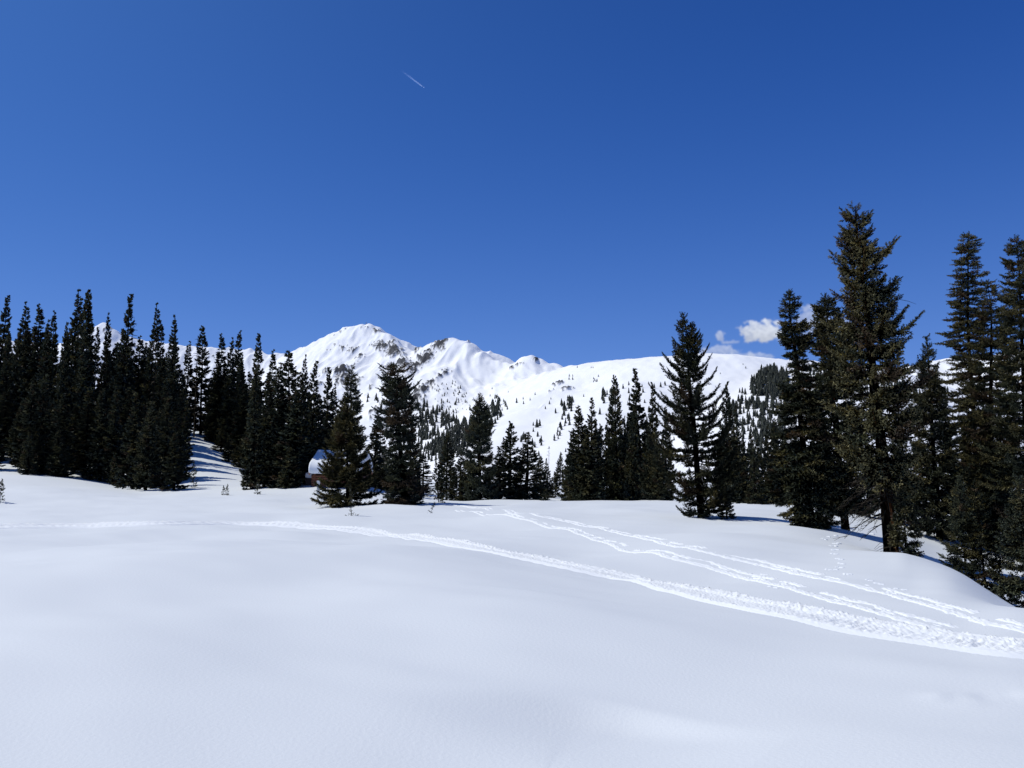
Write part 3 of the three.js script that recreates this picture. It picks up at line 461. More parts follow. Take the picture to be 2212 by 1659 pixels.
hero(508, 2193, 512, 80, 34, { ...near0, base: 0.03, shape: (t) => Math.pow(1 - t, 0.55) * 0.9 + 0.06, gap: 0.32, patchy: 0.8, tint: 0.55, rise0: -0.3, rise1: 0.1, dens: 42, tw: 0.14, tww: 0.024, deadShare: 0.05 }, 'dark spruce cut off by the photo edge beyond the ragged layered spruce', { bx: 2225 });
hero(509, 1950, 1058, 38, 20.2, { ...near0, base: 0.02, gap: 0.12, shoot: 0.24, dens: 49, trunk: 0.035, tint: 0.6, shape: S.full, patchy: 0.5, hook: 0.1, sag: 0.35 }, 'young spruce growing against the reddish trunk of the tallest spruce', { bx: 1955 });
hero(510, 2103, 1040, 58, 19.5, { ...near0, base: 0.06, gap: 0.17, shoot: 0.26, dens: 42, trunk: 0.035, tint: 0.6, shape: S.cone, patchy: 0.6, sag: 0.3, hook: 0.15 }, 'young open spruce in the hollow below the tallest spruce', { bx: 2124 });
hero(511, 2072, 1028, 44, 26, { ...near0, base: 0.04, gap: 0.2, shoot: 0.28, dens: 42, trunk: 0.04, tint: 0.5, shape: S.cone }, 'young spruce half hidden behind the open sapling in the hollow');
hero(512, 2200, 1030, 62, 17.5, { ...near0, base: 0.03, gap: 0.18, shoot: 0.28, dens: 46, trunk: 0.05, tint: 0.5, shape: S.full, patchy: 0.6 }, 'bushy young spruce at the foot of the hollow, cut by the photo edge', { bx: 2210 });
// --- the front spruce, the sparse topped spruce and their neighbours
hero(520, 747, 878, 70, 42, { ...near0, base: 0.015, gap: 0.19, arms: 8, shape: (t) => Math.pow(1 - t, 0.78) * 0.96 + 0.02, patchy: 0.15, miss: 0.01, vary: 0.25, tint: 0.95, shoot: 0.45, dens: 38, trunk: 0.12, rise0: -0.12, rise1: 0.75, sag: 0.22, hook: 0.2, fan: 0.42 }, 'full olive green spruce in front of the snowed-in cabin', { bx: 752 });
hero(521, 848, 784, 46, 48, { ...near0, base: 0.07, gap: 0.3, shape: (t) => (t < 0.55 ? 0.9 - 0.1 * Math.sin(t * 7) : t < 0.78 ? 0.9 - (t - 0.55) * 1.3 : t < 0.92 ? 0.74 : 0.74 * (1 - t) / 0.08 + 0.08), patchy: 0.85, tint: 0.3, brown: 0.3, shoot: 0.5, dens: 36, vary: 0.5, deadShare: 0.14, deadLow: 16, trunk: 0.22, rise0: -0.35, rise1: 0.25 }, 'shaggy spruce with a loose feathery top and bare foot, right of the front spruce', { bx: 876 });
hero(522, 1037, 853, 46, 60, { ...near0, base: 0.03, gap: 0.38, patchy: 0.8, tint: 0.35, shoot: 0.6, dens: 27, shape: (t) => Math.pow(1 - t, 0.6) * 0.95 + 0.04, vary: 0.5, trunk: 0.18 }, 'tallest dark spruce of the clump in the middle of the meadow edge');
hero(523, 759, 792, 40, 90, { ...far0, shoot: 0.75, dens: 19, patchy: 0.7, gap: 0.6, shape: (t) => Math.pow(1 - t, 0.7) * 0.95 + 0.04 }, 'tall dark spruce rising directly behind the full olive green spruce');
// --- trees told apart by where their tips stand: kind, sketch x, y of the tip, half width, distance, label
for (const [k, x, y, h, w, label, o] of [
  ['midB', 888, 861, 26, 50, 'slender dark spruce pressed against the shaggy feathery spruce'],
  ['spireA', 809, 886, 26, 78, 'spruce in the gap between the front spruce and the shaggy spruce'],
  ['spireB', 824, 906, 22, 82, 'lower spruce standing behind the shaggy spruce'],
  ['small', 942, 997, 17, 51, 'little spruce alone on the snow between shaggy spruce and middle clump', { bx: 948 }],
  ['midD', 966, 936, 26, 66, 'straight spruce just behind the little lone spruce'],
  ['midA', 994, 976, 33, 61, 'leftmost low spruce of the middle clump'],
  ['midC', 1015, 972, 30, 60.5, 'low spruce tucked against the tallest spruce of the middle clump'],
  ['midB', 1081, 966, 32, 61, 'low spruce between the tallest spruce of the clump and the pointed one'],
  ['midA', 1101, 912, 46, 62, 'sharply pointed spruce right of the tallest spruce in the middle clump'],
  ['midB', 1136, 936, 44, 63, 'second pointed spruce at the right end of the middle clump'],
  ['midD', 1168, 985, 23, 72, 'thin spruce at the right edge of the middle clump'],
  ['midB', 1183, 991, 15, 85, 'thin spruce beside the dead pole, left of the gap'],
  ['small', 1178, 1058, 15, 57, 'tiny spruce at the right foot of the middle clump'],
  ['midA', 1209, 977, 17, 110, 'small spruce standing alone in the gap to the valley'],
  ['midC', 1199, 1020, 13, 88, 'bushy small spruce in front of the one in the gap'],
  ['midB', 1238, 940, 19, 70, 'narrow spruce at the left edge of the right-centre grove'],
  ['midD', 1247, 878, 32, 66, 'leftmost tall spruce of the right-centre grove'],
  ['midB', 1272, 863, 36, 65, 'second tall spruce of the right-centre grove, beside the leftmost'],
  ['midD', 1331, 812, 30, 68, 'spruce with slim spire in the middle of the right-centre grove'],
  ['spireD', 1381, 799, 40, 70, 'tallest spruce of the right-centre grove'],
  ['midB', 1405, 830, 28, 69, 'spruce on the right shoulder of the grove\'s tallest'],
  ['midA', 1363, 872, 26, 66, 'spruce filling the grove left of its tallest'],
  ['midA', 1404, 918, 26, 62, 'small pointed spruce in front of the grove\'s tallest'],
  ['midB', 1421, 939, 24, 61, 'small spruce at the right foot of the grove\'s tallest'],
  ['midD', 1434, 880, 22, 66, 'thin spruce beyond the open crowned spruce, on its left'],
  ['midA', 1562, 828, 34, 54, 'spruce behind the right side of the open crowned spruce'],
  ['midB', 1592, 880, 26, 58, 'dark lower spruce right of the open crowned spruce'],
  ['midC', 1568, 1053, 21, 32.2, 'bushy small spruce at the right foot of the open crowned spruce'],
  ['midA', 1627, 968, 24, 50, 'small spruce between the open crowned and the lumpy spruce'],
  ['midB', 1653, 920, 26, 58, 'spruce left of the lumpy column spruce, farther back'],
  ['midD', 1676, 905, 26, 55, 'dark spruce touching the lumpy column spruce on its left'],
  ['midC', 630, 968, 30, 64.3, 'bushy dark spruce beside the left end of the cabin'],
  ['midC', 588, 985, 26, 67, 'rounded spruce left of the bushy one beside the cabin'],
  ['midA', 662, 985, 18, 70, 'small spruce touching the cabin\'s snowy lean-to'],
  ['midA', 548, 960, 24, 84, 'spruce in the shaded row left of the cabin'],
  ['midB', 496, 942, 16, 104, 'small spruce on the open snow bank left of the cabin'],
  ['small', 530, 1010, 6, 84, 'tiny dark sapling on the shadow striped bank'],
  ['small', 557, 1036, 9, 60, 'knee-high bushy spruce on the snow left of the cabin'],
  ['smallB', 420, 998, 11, 72, 'small spruce at the edge of the left stand, by the shadow striped bank'],
  ['small', 484, 1049, 5, 61, 'left one of two tiny twiggy saplings on the open snow'],
  ['small', 491, 1046, 5, 60.5, 'right one of two tiny twiggy saplings on the open snow'],
  ['small', 3, 1036, 11, 46, 'small sapling cut by the photo edge at the foot of the left bank'],
  ['spireD', 382, 935, 30, 70, 'front corner spruce of the left stand, nearest the open bank'],
  ['spireD', 299, 850, 36, 74, 'broad spruce low in front of the left stand'],
  ['midD', 325, 868, 30, 71, 'spruce beside the broad one at the front of the left stand'],
  ['spireD', 362, 858, 34, 76, 'spruce behind the front corner spruce of the left stand'],
  ['smallB', 222, 972, 17, 84, 'small spruce in the dark opening of the left stand'],
  ['smallB', 249, 980, 13, 80, 'smaller spruce in the dark opening, right of the other'],
  ['spireD', 82, 940, 24, 80, 'low spruce at the front of the bank, left part'],
  ['spireD', 104, 900, 26, 82, 'taller low spruce at the front of the bank, left part'],
  ['midA', 66, 934, 22, 78, 'short spruce at the far left front of the bank'],
  ['midD', 130, 930, 24, 80, 'short dark spruce in front of the tallest left spruces'],
  ['spireB', 10, 642, 26, 108, 'spire at the left edge of the photo'],
  ['spireA', 50, 653, 24, 110, 'second tall spire from the left photo edge'],
  ['spireC', 92, 657, 26, 106, 'third tall spire from the left, with greyish tip'],
  ['spireC', 125, 673, 20, 104, 'spire just left of the tallest pair'],
  ['spireA', 160, 627, 30, 100, 'highest spire of the left stand, its tip bent sideways'],
  ['spireB', 184, 631, 30, 99, 'broad dark spire right against the highest one'],
  ['spireC', 204, 640, 26, 98, 'third spire of the highest left group'],
  ['spireA', 240, 677, 18, 110, 'thin spire standing alone right of the highest left group'],
  ['spireB', 273, 640, 30, 96, 'tall ragged spire right of the highest group, clear against the sky'],
  ['spireA', 332, 656, 22, 100, 'slim high spire near the right end of the left stand'],
  ['spireC', 356, 693, 18, 104, 'thin spire right of the slim high one'],
  ['spireA', 384, 682, 24, 98, 'last tall spire at the right end of the left stand'],
  ['spireD', 371, 722, 20, 108, 'lower spire between the last two tall ones'],
  ['spireA', 407, 738, 20, 122, 'spire beside the snowy gap, on its left side'],
  ['spireB', 444, 707, 26, 124, 'first tall spire right of the snowy gap'],
  ['spireC', 482, 721, 22, 120, 'second spire right of the snowy gap'],
  ['spireA', 496, 730, 20, 118, 'third spire right of the snowy gap'],
  ['spireC', 514, 715, 20, 124, 'thin high spire between the snowy gap and the cabin'],
  ['spireA', 530, 766, 20, 112, 'lower spire right of the thin high one'],
  ['spireB', 564, 725, 24, 70.5, 'tallest spire above the left of the cabin row'],
  ['spireC', 581, 756, 22, 68.5, 'spire right of the tallest in the cabin row'],
  ['spireA', 603, 785, 34, 67.3, 'lower dark spire in the cabin row'],
  ['spireB', 632, 762, 42, 67.6, 'broad spire left of the cabin\'s roof'],
  ['spireA', 664, 767, 18, 72, 'thin spire in front of the snowy ridge, above the cabin'],
  ['spireD', 675, 782, 32, 69.9, 'conical dark spruce above the left end of the cabin roof'],
  ['spireB', 707, 797, 26, 71.5, 'dark spruce above the middle of the cabin roof'],
  ['spireA', 731, 830, 20, 75, 'lower spruce above the cabin, left of the one behind the olive spruce'],
  ['spireD', 556, 800, 30, 66.4, 'broad dark spruce at the foot of the bank, left of the cabin row\'s lower spire'],
  ['spireD', 640, 806, 46, 65.6, 'broad shorter spruce in front of the broad spire left of the roof'],
  ['snag', 290, 676, 18, 96, 'grey dead spruce leaning on the tall ragged spire', { category: 'dead tree', name: 'dead_tree' }],
  ['snag', 346, 703, 18, 94, 'bare dead trunk between the slim high spires', { category: 'dead tree', name: 'dead_tree' }],
  ['snag', 430, 718, 20, 120, 'bare branched dead tree at the snowy gap', { category: 'dead tree', name: 'dead_tree' }],
  ['snag', 614, 779, 14, 97, 'pale dead pole left of the broad spire by the cabin', { category: 'dead tree', name: 'dead_tree' }],
  ['snagB', 1183, 963, 11, 80, 'thin bare pole standing at the gap to the valley', { category: 'dead tree', name: 'dead_tree' }],
]) tree(k, x, y, h, w, label, null, o);
// the rest of the crowd on the wooded bank and at the meadow edge: alike, dark, one behind the other
{
  const R = rngOf(77), kinds = ['spireA', 'spireB', 'spireC', 'spireD'];
  const band = (n, x0, x1, top, w0, w1, h0, h1, ks, label, group, zones, slant) => { for (let i = 0; i < n; i++) { const x = lerp(x0, x1, (i + R()) / n), w = lerp(w0, w1, R()) + (slant ?? 0) * (0.5 - (x - x0) / (x1 - x0)); const z = zones ? zones.find((q) => x < q[0])[1] : ''; tree(ks[Math.floor(R() * ks.length)], x, top(x) + R() * 60, lerp(h0, h1, R()), w, label + z, group + z); } };
  const env = (pts) => (x) => { let i = 0; while (i < pts.length - 2 && x > pts[i + 1][0]) i++; return lerp(pts[i][1], pts[i + 1][1], (x - pts[i][0]) / (pts[i + 1][0] - pts[i][0])); };
  band(44, -60, 405, env([[-60, 690], [140, 690], [200, 690], [240, 740], [390, 770], [405, 810]]), 88, 135, 20, 32, kinds, 'dark narrow spruce crowded on the left bank', 'spruces crowding the left bank', [[45, ', close to the photo edge'], [145, ', behind the three grey tipped spires'], [225, ', behind the highest spires'], [310, ', around the tall ragged spire'], [9999, ', near the bare dead trunk']]);
  band(14, 236, 396, env([[236, 705], [320, 712], [412, 748]]), 102, 120, 18, 26, ['spireA', 'spireC'], 'dark narrow spruce in the back row of the left stand', 'spruces in the back row of the left stand');
  band(9, 462, 556, env([[462, 756], [556, 762]]), 116, 130, 16, 22, ['spireA', 'spireC'], 'dark narrow spruce in the back row beside the snowy gap', 'spruces in the back row beside the snowy gap');
  band(20, -40, 400, env([[-40, 820], [100, 800], [240, 830], [400, 850]]), 80, 90, 24, 34, kinds, 'lower dark spruce at the front of the left stand', 'lower spruces of the left stand', [[80, ', close to the photo edge'], [230, ', below the highest spires'], [9999, ', above the broad low spruce']]);
  band(26, 455, 740, env([[455, 790], [560, 800], [740, 870]]), 94, 116, 18, 30, kinds, 'dark narrow spruce crowded in the row behind the cabin', 'spruces crowding behind the cabin', [[540, ', beside the snowy gap'], [640, ', left of the roof'], [9999, ', above the roof']], 44);
  band(9, 470, 640, env([[470, 900], [640, 930]]), 92, 98, 20, 30, ['midA', 'midB', 'midD'], 'low dark spruce in the shade below the cabin row', 'low spruces below the cabin row', undefined, 34);
  band(7, 770, 930, env([[770, 930], [930, 960]]), 74, 95, 20, 28, ['midB', 'midD', 'spireA'], 'dark spruce in the shade behind the shaggy spruce', 'spruces behind the shaggy spruce');
  band(16, 1225, 1435, env([[1225, 940], [1300, 900], [1380, 870], [1435, 930]]), 62, 82, 22, 32, ['midA', 'midB', 'midD'], 'dark spruce packed inside the right-centre grove', 'spruces packed in the right-centre grove', [[1320, ', on its left half'], [9999, ', on its right half']]);
  band(9, 1545, 1700, env([[1545, 920], [1700, 940]]), 56, 80, 22, 30, ['midB', 'midD'], 'dark spruce in the row between open crowned and lumpy spruce', 'dark spruces in the back row');
  band(16, 1690, 2260, env([[1690, 930], [1850, 920], [2000, 900], [2260, 900]]), 38, 60, 30, 46, ['midA', 'midB', 'midD'], 'dark spruce filling the shade', 'spruces in the shade', [[1830, ' behind the lumpy spruce'], [2010, ' behind the tallest spruce'], [9999, ' behind the ragged layered spruce']]);
}
// twiggy sapling with snow collar in front, and a bent twig sticking out of the snow
hero(530, 756, 1050, 13, 31.5, { ...near0, base: 0.02, gap: 0.16, arms: 4, shape: (t) => (t < 0.12 ? 1.3 : t < 0.3 ? 0.35 : t < 0.75 ? 0.55 * (1 - t) + 0.12 : 0.1), shoot: 0.16, dens: 30, trunk: 0.018, tint: 0.9, patchy: 0, rise0: -0.1, rise1: 0.8, brown: 0 }, 'thin sapling with a bare leader in front of the olive green spruce', { bx: 759 });
hero(531, 940, 1084, 7, 36, { ...near0, base: 0.05, gap: 0.1, arms: 4, shape: S.cone, shoot: 0.15, dens: 30, trunk: 0.015, tint: 0.3, patchy: 0.2 }, 'bent twig like seedling sticking out of the snow by the ski tracks', { bx: 928 });
// ---------------------------------------------------------------- woods and single trees far away on the mountain sides
{
  const R = rngOf(900);
  const conifer = (seed) => {   // a small far tree: ragged skirts of boughs round a stem
    const r = rngOf(seed), p = [], n = [], c = [], idx = [], L = 7, K = 7;
    for (let l = 0; l < L; l++) { const y0 = 0.06 + 0.92 * l / L, y1 = Math.min(1, y0 + 0.3), rad = 0.22 * Math.pow(1 - l / L, 0.8) + 0.015; for (let k = 0; k < K; k++) { const a = (k + r() * 0.6) / K * 6.283 + l, b = a + 6.283 / K * 0.9, q = p.length / 3, ra = rad * (0.6 + 0.6 * r()), rb = rad * (0.6 + 0.6 * r()), m = (a + b) / 2; p.push(Math.cos(a) * ra, y0 - 0.04 * r(), Math.sin(a) * ra, Math.cos(b) * rb, y0 - 0.04 * r(), Math.sin(b) * rb, 0, y1, 0); for (let z = 0; z < 3; z++) { n.push(Math.cos(m) * 0.85, 0.5, Math.sin(m) * 0.85); const t = 0.8 + 0.4 * r(); c.push(0.022 * t, 0.028 * t, 0.019 * t); } idx.push(q, q + 2, q + 1); } }
    const g = new THREE.BufferGeometry(); g.setAttribute('position', new THREE.Float32BufferAttribute(p, 3)); g.setAttribute('normal', new THREE.Float32BufferAttribute(n, 3)); g.setAttribute('color', new THREE.Float32BufferAttribute(c, 3)); g.setIndex(idx); return g;
  };
  const spots = [[], [], []];
  const put = (px, py, hpx) => { const q = hitMountain(px, py); if (!q) return null; return [q[0], q[1], q[2], 1.15 * hpx / F * q[2]]; };
  const fill = (poly, n, h0, h1, which = 0) => {   // poly: sketch outline
    let x0 = 1e9, x1 = -1e9, y0 = 1e9, y1 = -1e9; for (const [x, y] of poly) { x0 = Math.min(x0, x); x1 = Math.max(x1, x); y0 = Math.min(y0, y); y1 = Math.max(y1, y); }
    let k = 0, tries = 0; while (k < n && tries++ < n * 8) { const x = lerp(x0, x1, R()), y = lerp(y0, y1, R()); let inn = false; for (let i = 0, j = poly.length - 1; i < poly.length; j = i++) if ((poly[i][1] > y) !== (poly[j][1] > y) && x < (poly[j][0] - poly[i][0]) * (y - poly[i][1]) / (poly[j][1] - poly[i][1]) + poly[i][0]) inn = !inn; if (!inn) continue; const s = put(x, y, lerp(h0, h1, R() * R())); if (s) { spots[which].push(s); k++; } }
  };
  fill([[900, 872], [946, 880], [985, 905], [1000, 930], [980, 990], [905, 1000]], 200, 12, 24);
  fill([[945, 962], [990, 920], [1035, 897], [1075, 868], [1085, 900], [1050, 935], [1010, 975], [950, 1010]], 230, 13, 24);
  fill([[935, 835], [985, 820], [1010, 850], [1020, 890], [960, 895], [940, 870]], 90, 3, 9, 1);
  fill([[1040, 860], [1075, 850], [1100, 880], [1080, 905]], 26, 5, 12, 1);
  fill([[1213, 868], [1238, 858], [1242, 880], [1226, 900], [1236, 915], [1212, 935], [1200, 930], [1212, 895]], 30, 10, 22, 1);
  fill([[1195, 935], [1212, 925], [1208, 950], [1194, 955]], 8, 8, 14, 1);
  fill([[1298, 850], [1330, 840], [1332, 868], [1300, 872]], 18, 10, 20, 1);
  fill([[1120, 945], [1170, 940], [1170, 1000], [1130, 1000]], 26, 10, 20, 1);
  fill([[1225, 810], [1242, 806], [1240, 820], [1224, 822]], 6, 5, 9, 1);
  fill([[1278, 812], [1295, 810], [1292, 828], [1276, 826]], 6, 5, 9, 1);
  fill([[1618, 855], [1625, 822], [1655, 800], [1700, 806], [1705, 850], [1660, 858]], 240, 14, 24);
  fill([[1565, 880], [1620, 855], [1700, 850], [1702, 940], [1640, 935], [1600, 935]], 170, 15, 26);
  fill([[1600, 935], [1700, 935], [1700, 1010], [1610, 1010]], 110, 16, 28);
  fill([[1715, 797], [1760, 794], [1830, 797], [1990, 835], [1990, 870], [1720, 840]], 360, 9, 18);
  fill([[1330, 820], [1480, 830], [1480, 960], [1330, 960]], 50, 8, 16, 1);
  fill([[2040, 830], [2130, 850], [2200, 960], [2020, 960]], 50, 10, 20, 1);
  fill([[600, 830], [860, 850], [870, 960], [640, 960]], 40, 10, 20);
  const far = (list, name, label, seed) => { const im = new THREE.InstancedMesh(conifer(seed), foliageMat, list.length); im.name = name; const m = new THREE.Matrix4(), q = new THREE.Quaternion(); list.forEach((s, i) => { q.setFromAxisAngle(new THREE.Vector3(0, 1, 0), R() * 6.28); m.compose(new THREE.Vector3(s[0], s[1] - s[3] * 0.06, -s[2]), q, new THREE.Vector3(s[3] * (0.8 + 0.35 * R()), s[3], s[3] * (0.8 + 0.35 * R()))); im.setMatrixAt(i, m); }); im.castShadow = im.receiveShadow = true; scene.add(im); tag(im, label, 'forest', null, 'stuff'); };
  far(spots[0], 'forest', 'dark far off woods on the lower mountain sides', 61); far(spots[1], 'forest_001', 'thin scatter of far off trees on the bright slopes', 62);
  const lone = new THREE.Group(); mesh('trunk', new THREE.CylinderGeometry(0.012, 0.02, 0.4, 6).translate(0, 0.1, 0), barkGrey, lone); mesh('crown', conifer(63), foliageMat, lone);
  for (const [x, y, h] of [[1247, 792, 5], [1277, 793, 4], [1281, 793, 4], [1116, 865, 11], [1130, 860, 6], [1145, 862, 6], [1098, 846, 4], [1063, 838, 5], [1096, 880, 8], [1160, 914, 18], [1166, 913, 15], [1152, 915, 8], [1152, 928, 9], [1187, 869, 8], [1178, 880, 7], [1190, 860, 5], [1156, 850, 6], [1131, 869, 7], [1200, 887, 11], [1234, 882, 13], [1230, 860, 14], [1213, 868, 14], [1261, 854, 6], [1296, 888, 14], [1222, 972, 8], [1186, 966, 6], [1556, 806, 4], [1605, 786, 4], [1611, 793, 5], [1598, 843, 10], [1604, 843, 13], [1610, 845, 14], [978, 822, 4], [990, 850, 6], [1005, 866, 7], [950, 840, 5]]) {
    const s = put(x, y + h * 0.5, h); if (!s) continue; const g = lone.clone(); g.name = numbered('distant_spruce'); g.position.set(s[0], s[1] - s[3] * 0.05, -s[2]); g.scale.setScalar(s[3]); g.rotation.y = R() * 6; scene.add(g); tag(g, 'tiny dark spruce standing alone on the bright mountain slope', 'spruce', 'lone spruces scattered on the mountain slopes');
  }
  // mast on the main summit
  const q = at(791, 703, 2948), mast = root('summit_mast'); mast.position.set(q[0], mountainFull(q[0], 2948) - 2, -2948);
  const mm = new THREE.MeshStandardMaterial({ color: new THREE.Color().setRGB(0.28, 0.24, 0.24), roughness: 0.7 });
  mesh('mast_pole', new THREE.CylinderGeometry(0.5, 1.0, 14, 6).translate(0, 7, 0), mm, mast); mesh('mast_hut', new THREE.BoxGeometry(7, 4, 5).translate(0, 2.5, 0), mm, mast); mesh('mast_arm', new THREE.BoxGeometry(5, 0.8, 0.8).translate(0, 11, 0), mm, mast);
  tag(mast, 'tiny mast with a low hut on the highest snowy summit', 'mast');
}
// ---------------------------------------------------------------- tracks pressed into the snow
function ribbon(name, path, half, across, prof, mat, stepK) {
  const cv = new THREE.CatmullRomCurve3(path.filter((_, i) => i % 6 === 0).map(([x, w]) => new THREE.Vector3(x, 0, w)), false, 'centripetal'), total = cv.getLength();
  cv.arcLengthDivisions = 3000; const pos = [], uv = [], idx = []; let l = 0, rows = 0;
  while (l < total) {
    const p = cv.getPointAt(l / total), t = cv.getTangentAt(l / total), nx = -t.z, nz = t.x, end = Math.min(sstep(0, 0.5, l), sstep(0, 0.5, total - l));
    for (let i = 0; i <= across; i++) { const s = i / across * 2 - 1, x = p.x + nx * s * half, w = p.z + nz * s * half; pos.push(x, groundBase(x, w) + prof(s, l, x, w) * end - (1 - end) * 0.06, -w); uv.push(s * half, l); }
    rows++; l += clamp(p.z * stepK, 0.012, 0.3);
  }
  for (let j = 0; j < rows - 1; j++) for (let i = 0; i < across; i++) { const a = j * (across + 1) + i, b = a + 1, c = a + across + 1, d = c + 1; idx.push(a, c, b, b, c, d); }
  const g = new THREE.BufferGeometry(); g.setAttribute('position', new THREE.Float32BufferAttribute(pos, 3)); g.setAttribute('uv', new THREE.Float32BufferAttribute(uv, 2)); g.setIndex(idx); g.computeVertexNormals();
  const m = mesh(name, g, mat, scene); m.material.side = THREE.DoubleSide; return m;
}
{
  const sledMat = new THREE.MeshStandardMaterial({ color: new THREE.Color().setRGB(0.78, 0.80, 0.815), roughness: 0.8 });
  // the far side of the path lies at negative s
  const sled = ribbon('snowmobile_track', sledPath, 0.43, 46, (s0, l, x, w) => { const s = -s0;
    const c = Math.abs(NC.noise(x * 12, w * 12)), c2 = NB.noise(x * 30, w * 30), lump = Math.max(0, NA.noise(x * 7.5, w * 7.5));
    const edge = 1 - sstep(0.86, 1, Math.abs(s)), far = sstep(-0.25, -0.5, s) * 1;
    let h = -0.006 * (1 - sstep(0.55, 0.82, Math.abs(s + 0.02)));
    h += far * (0.022 + 0.04 * c * lump + 0.02 * c + 0.008 * c2) * edge;                         // thrown up clods on the far side
    const belt = (1 - far) * (1 - sstep(0.42, 0.6, s));
    h += belt * (0.018 * Math.sin(l * 62 + s * 5) * (0.5 + 0.5 * NB.noise(x * 1.2, w * 1.2)) + 0.018 * c + 0.007 * c2 + 0.022 * lump * sstep(11, 8, w));   // belt marks
    h += Math.exp(-(((s - 0.72) / 0.09) ** 2)) * (0.02 + 0.022 * c + 0.008 * c2) * sstep(24, 13, w) - Math.exp(-(((s - 0.56) / 0.07) ** 2)) * 0.012; // ski groove and its lip
    return h * edge - (1 - edge) * 0.02 + 0.012 * edge;
  }, sledMat, 0.0026);
  tag(sled, 'broad snowmobile track with lug marks and clods curving across the snow', 'snow track');
  const ski = (name, path, seed, label) => tag(ribbon(name, path, 0.3, 40, (s, l, x, w) => {
    const c = Math.abs(NC.noise(x * 9 + seed, w * 9)), c2 = NB.noise(x * 18, w * 18), n1 = NA.noise(x * 1.1 + seed, w * 1.1), n2 = NB.noise(x * 5, w * 5);
    const strip = (at, half) => 1 - sstep(half - 0.04, half + 0.1, Math.abs(s - at) + 0.1 * n2 + 0.06 * n1), L = strip(-0.46, 0.24), M = strip(0.4, 0.2) * sstep(-0.75, -0.2, n1), mid = strip(0, 0.2) * sstep(0.25, 0.6, n1), inn = Math.max(L, M, mid);
    return -0.03 + inn * (0.036 + 0.016 * c + 0.006 * c2);
  }, freshMat, 0.0034), label, 'ski track');
  ski('ski_track', skiPathA, 3, 'farther of two bright ski tracks winding from the trees to the right');
  ski('ski_track_001', skiPathB, 8, 'nearer of two bright ski tracks, meeting the snowmobile track at right');
  // animal prints between the ski tracks and the tallest spruce
  const prints = root('animal_tracks'), R = rngOf(55), blob = new THREE.IcosahedronGeometry(1, 2), bp = blob.attributes.position; for (let i = 0; i < bp.count; i++) { const k = 1 + 0.3 * NA.noise3d(bp.getX(i) * 2, bp.getY(i) * 2, bp.getZ(i) * 2); bp.setXYZ(i, bp.getX(i) * k, bp.getY(i) * k, bp.getZ(i) * k); } blob.computeVertexNormals();
  for (const [cx, cy] of [[1268, 5], [1205, 4], [1130, 0], [1045, 15], [1000, 22], [968, 34], [985, 40], [1040, 65], [1062, 62], [1018, 78], [1045, 80], [1030, 104], [1052, 103], [1028, 127], [1048, 130], [1060, 158], [1082, 163], [1070, 186], [1092, 190], [1060, 210], [1085, 213], [990, 224], [1012, 227], [1048, 226], [1102, 252], [1130, 254], [1240, 288], [1262, 294], [1300, 310], [1326, 316], [1420, 342], [1470, 350], [590, 255], [612, 258], [730, 304], [640, 330], [680, 338]]) {
    const [x, w] = hitGround(1440 + cx * 0.349, 1152 + cy * 0.349, 40), s = w * 0.0021, f = mesh('footprint', blob, freshMat, prints); f.position.set(x, groundBase(x, w) - s * 0.1, -w); f.scale.set(s * (1.5 + R()), s * 0.55, s * (1.0 + R())); f.rotation.y = R() * 3;
  }
  tag(prints, 'line of small animal footprints climbing the snow towards the tallest spruce', 'footprints');
}
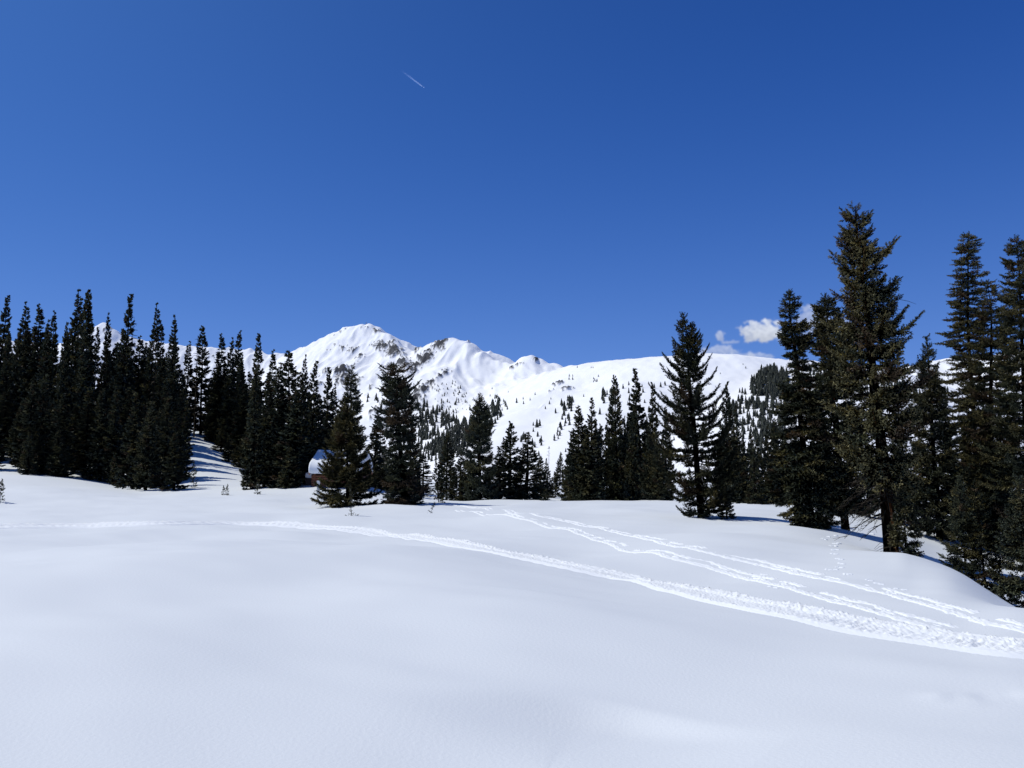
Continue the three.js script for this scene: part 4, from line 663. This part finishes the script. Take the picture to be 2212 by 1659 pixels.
// ---------------------------------------------------------------- the log cabin under its load of snow
{
  const w0 = 63.6, X0 = (669 - CX) / F * zcOf(2, w0), X1 = (776 - CX) / F * zcOf(2, w0), L = X1 - X0, eave = yAt(1024, w0), ridgeY = yAt(985, 66.4), cab = root('log_cabin');
  cab.position.set(X0, 0, -w0);
  const logMat = new THREE.MeshStandardMaterial({ color: new THREE.Color().setRGB(0.16, 0.06, 0.032), roughness: 0.85, bumpMap: barkTex, bumpScale: 0.02 }), boardMat = new THREE.MeshStandardMaterial({ color: new THREE.Color().setRGB(0.36, 0.16, 0.06), roughness: 0.8 }), darkMat = new THREE.MeshStandardMaterial({ color: new THREE.Color().setRGB(0.05, 0.032, 0.024), roughness: 0.9 });
  mesh('wall', new THREE.BoxGeometry(L - 0.5, 2.6, 4.6).translate(L / 2, eave - 1.35, -2.85), darkMat, cab);
  const logG = new THREE.CylinderGeometry(0.1, 0.1, L - 0.1, 9).rotateZ(Math.PI / 2), endG = new THREE.CylinderGeometry(0.1, 0.1, 4.9, 9).rotateX(Math.PI / 2);
  for (let k = 0; k < 8; k++) { mesh('log', logG, logMat, cab).position.set(L / 2, eave - 0.16 - k * 0.2, -0.5); for (const x of [0.3, L - 0.3]) mesh('log', endG, logMat, cab).position.set(x, eave - 0.06 - k * 0.2, -2.85); }
  const deck = new THREE.Shape(); const D = 2.8, pitch = ridgeY - 0.45 - eave; deck.moveTo(0, 0); deck.lineTo(D, pitch); deck.lineTo(2 * D, 0); deck.lineTo(2 * D, 0.1); deck.lineTo(D, pitch + 0.11); deck.lineTo(0, 0.1); deck.closePath();
  const turn = (g) => g.rotateY(Math.PI / 2);      // profile (depth, height) swept along x
  const roof = mesh('roof', turn(new THREE.ExtrudeGeometry(deck, { depth: L, bevelEnabled: false })).translate(0, eave, 0), darkMat, cab);
  const cap = new THREE.Shape(); cap.moveTo(-0.02, 0.1); cap.lineTo(D, pitch + 0.1); cap.lineTo(2 * D + 0.02, 0.1); cap.bezierCurveTo(2 * D + 0.1, 0.4, 2 * D - 0.2, 0.75, 2 * D - 0.6, 0.98); cap.lineTo(D + 0.5, pitch + 0.56); cap.bezierCurveTo(D + .2, pitch + .72, D - 0.2, pitch + 0.74, D - 0.6, pitch + 0.52); cap.lineTo(0.45, 0.84); cap.bezierCurveTo(0.1, 0.7, -0.1, 0.4, -0.02, 0.1);
  const capG = turn(new THREE.ExtrudeGeometry(cap, { depth: L - 0.06, bevelEnabled: true, bevelSize: 0.14, bevelThickness: 0.14, bevelSegments: 4, steps: 24, curveSegments: 10 })).translate(0.03, eave + 0.14, -0.05), cp = capG.attributes.position; for (let i = 0; i < cp.count; i++) cp.setY(i, cp.getY(i) + 0.06 * NA.noise(cp.getX(i) * 0.7, cp.getZ(i) * 0.7)); capG.computeVertexNormals();
  mesh('snow_cap', capG, freshMat, roof);
  for (const x of [-0.06, L + 0.06]) for (const s of [0, 1]) { const len = Math.hypot(D, pitch), b = mesh('bargeboard', new RoundedBoxGeometry(0.07, 0.24, len, 1, 0.01), boardMat, roof); b.position.set(x, eave + pitch / 2 + 0.02, -(s ? D * 1.5 : D * 0.5)); b.rotation.x = (s ? -1 : 1) * Math.atan2(pitch, D); }
  // the lean-to on its left end, deep in snow
  const lean = mesh('lean_to', new RoundedBoxGeometry(0.6, 1.0, 2.4, 2, 0.05).translate(-0.42, eave - 0.8, -2.6), darkMat, cab), sc = new RoundedBoxGeometry(0.66, 0.5, 2.6, 4, 0.2).translate(-0.44, eave - 0.1, -2.6); mesh('snow_cap', sc, freshMat, lean);
  tag(cab, 'small brown log cabin with a thick snow slab on its roof, half hidden by spruce', 'cabin');
  const px = (688 - CX) / F * zcOf(1.2, 60.8), post = root('post'), gy0 = groundBase(px, 60.8); post.position.set(px, gy0, -60.8);
  const ph = yAt(1040, 60.8) - gy0; mesh('post_board', new RoundedBoxGeometry(0.24, ph + 0.3, 0.08, 1, 0.012).translate(0, ph / 2 - 0.15, 0), new THREE.MeshStandardMaterial({ color: new THREE.Color().setRGB(0.7, 0.69, 0.64), roughness: 0.7 }), post); mesh('post_cap', new RoundedBoxGeometry(0.28, 0.05, 0.12, 1, 0.012).translate(0, ph + 0.03, 0), freshMat, post);
  tag(post, 'pale board post in front of the cabin, left of the olive green spruce', 'post');
}
// ---------------------------------------------------------------- vapour trail of an aeroplane high above
{
  const tr = root('contrail'), P = (x, y) => new THREE.Vector3(...at(x, y, 9000)), a = new Uint8Array(256 * 4);
  for (let i = 0; i < 256; i++) { const v = Math.pow(i / 255, 1.6) * 0.8 * 255; a[i * 4] = a[i * 4 + 1] = a[i * 4 + 2] = v; a[i * 4 + 3] = 255; }
  const am = new THREE.DataTexture(a, 256, 1); am.magFilter = THREE.LinearFilter; am.needsUpdate = true;
  const vm = new THREE.MeshStandardMaterial({ color: new THREE.Color().setRGB(0.9, 0.92, 0.95), roughness: 1, transparent: true, alphaMap: am, depthWrite: false });
  for (const [dx, dy, r] of [[0, 0, 5.4], [2.2, -1.6, 3.6]]) { const c = new THREE.LineCurve3(P(862 + dx, 150 + dy), P(912 + dx * .2, 186.5 + dy * .2)); mesh('vapour_trail', new THREE.TubeGeometry(c, 30, r, 7), vm, tr); }
  const head = mesh('trail_tip', new THREE.SphereGeometry(5.5, 10, 8), new THREE.MeshStandardMaterial({ color: new THREE.Color().setRGB(0.9, 0.92, 0.95), roughness: 0.6 }), tr); head.position.copy(P(915.5, 188.5));
  tag(tr, 'short white vapour trail high in the blue sky', 'contrail');
}

renderer.render(scene, camera);
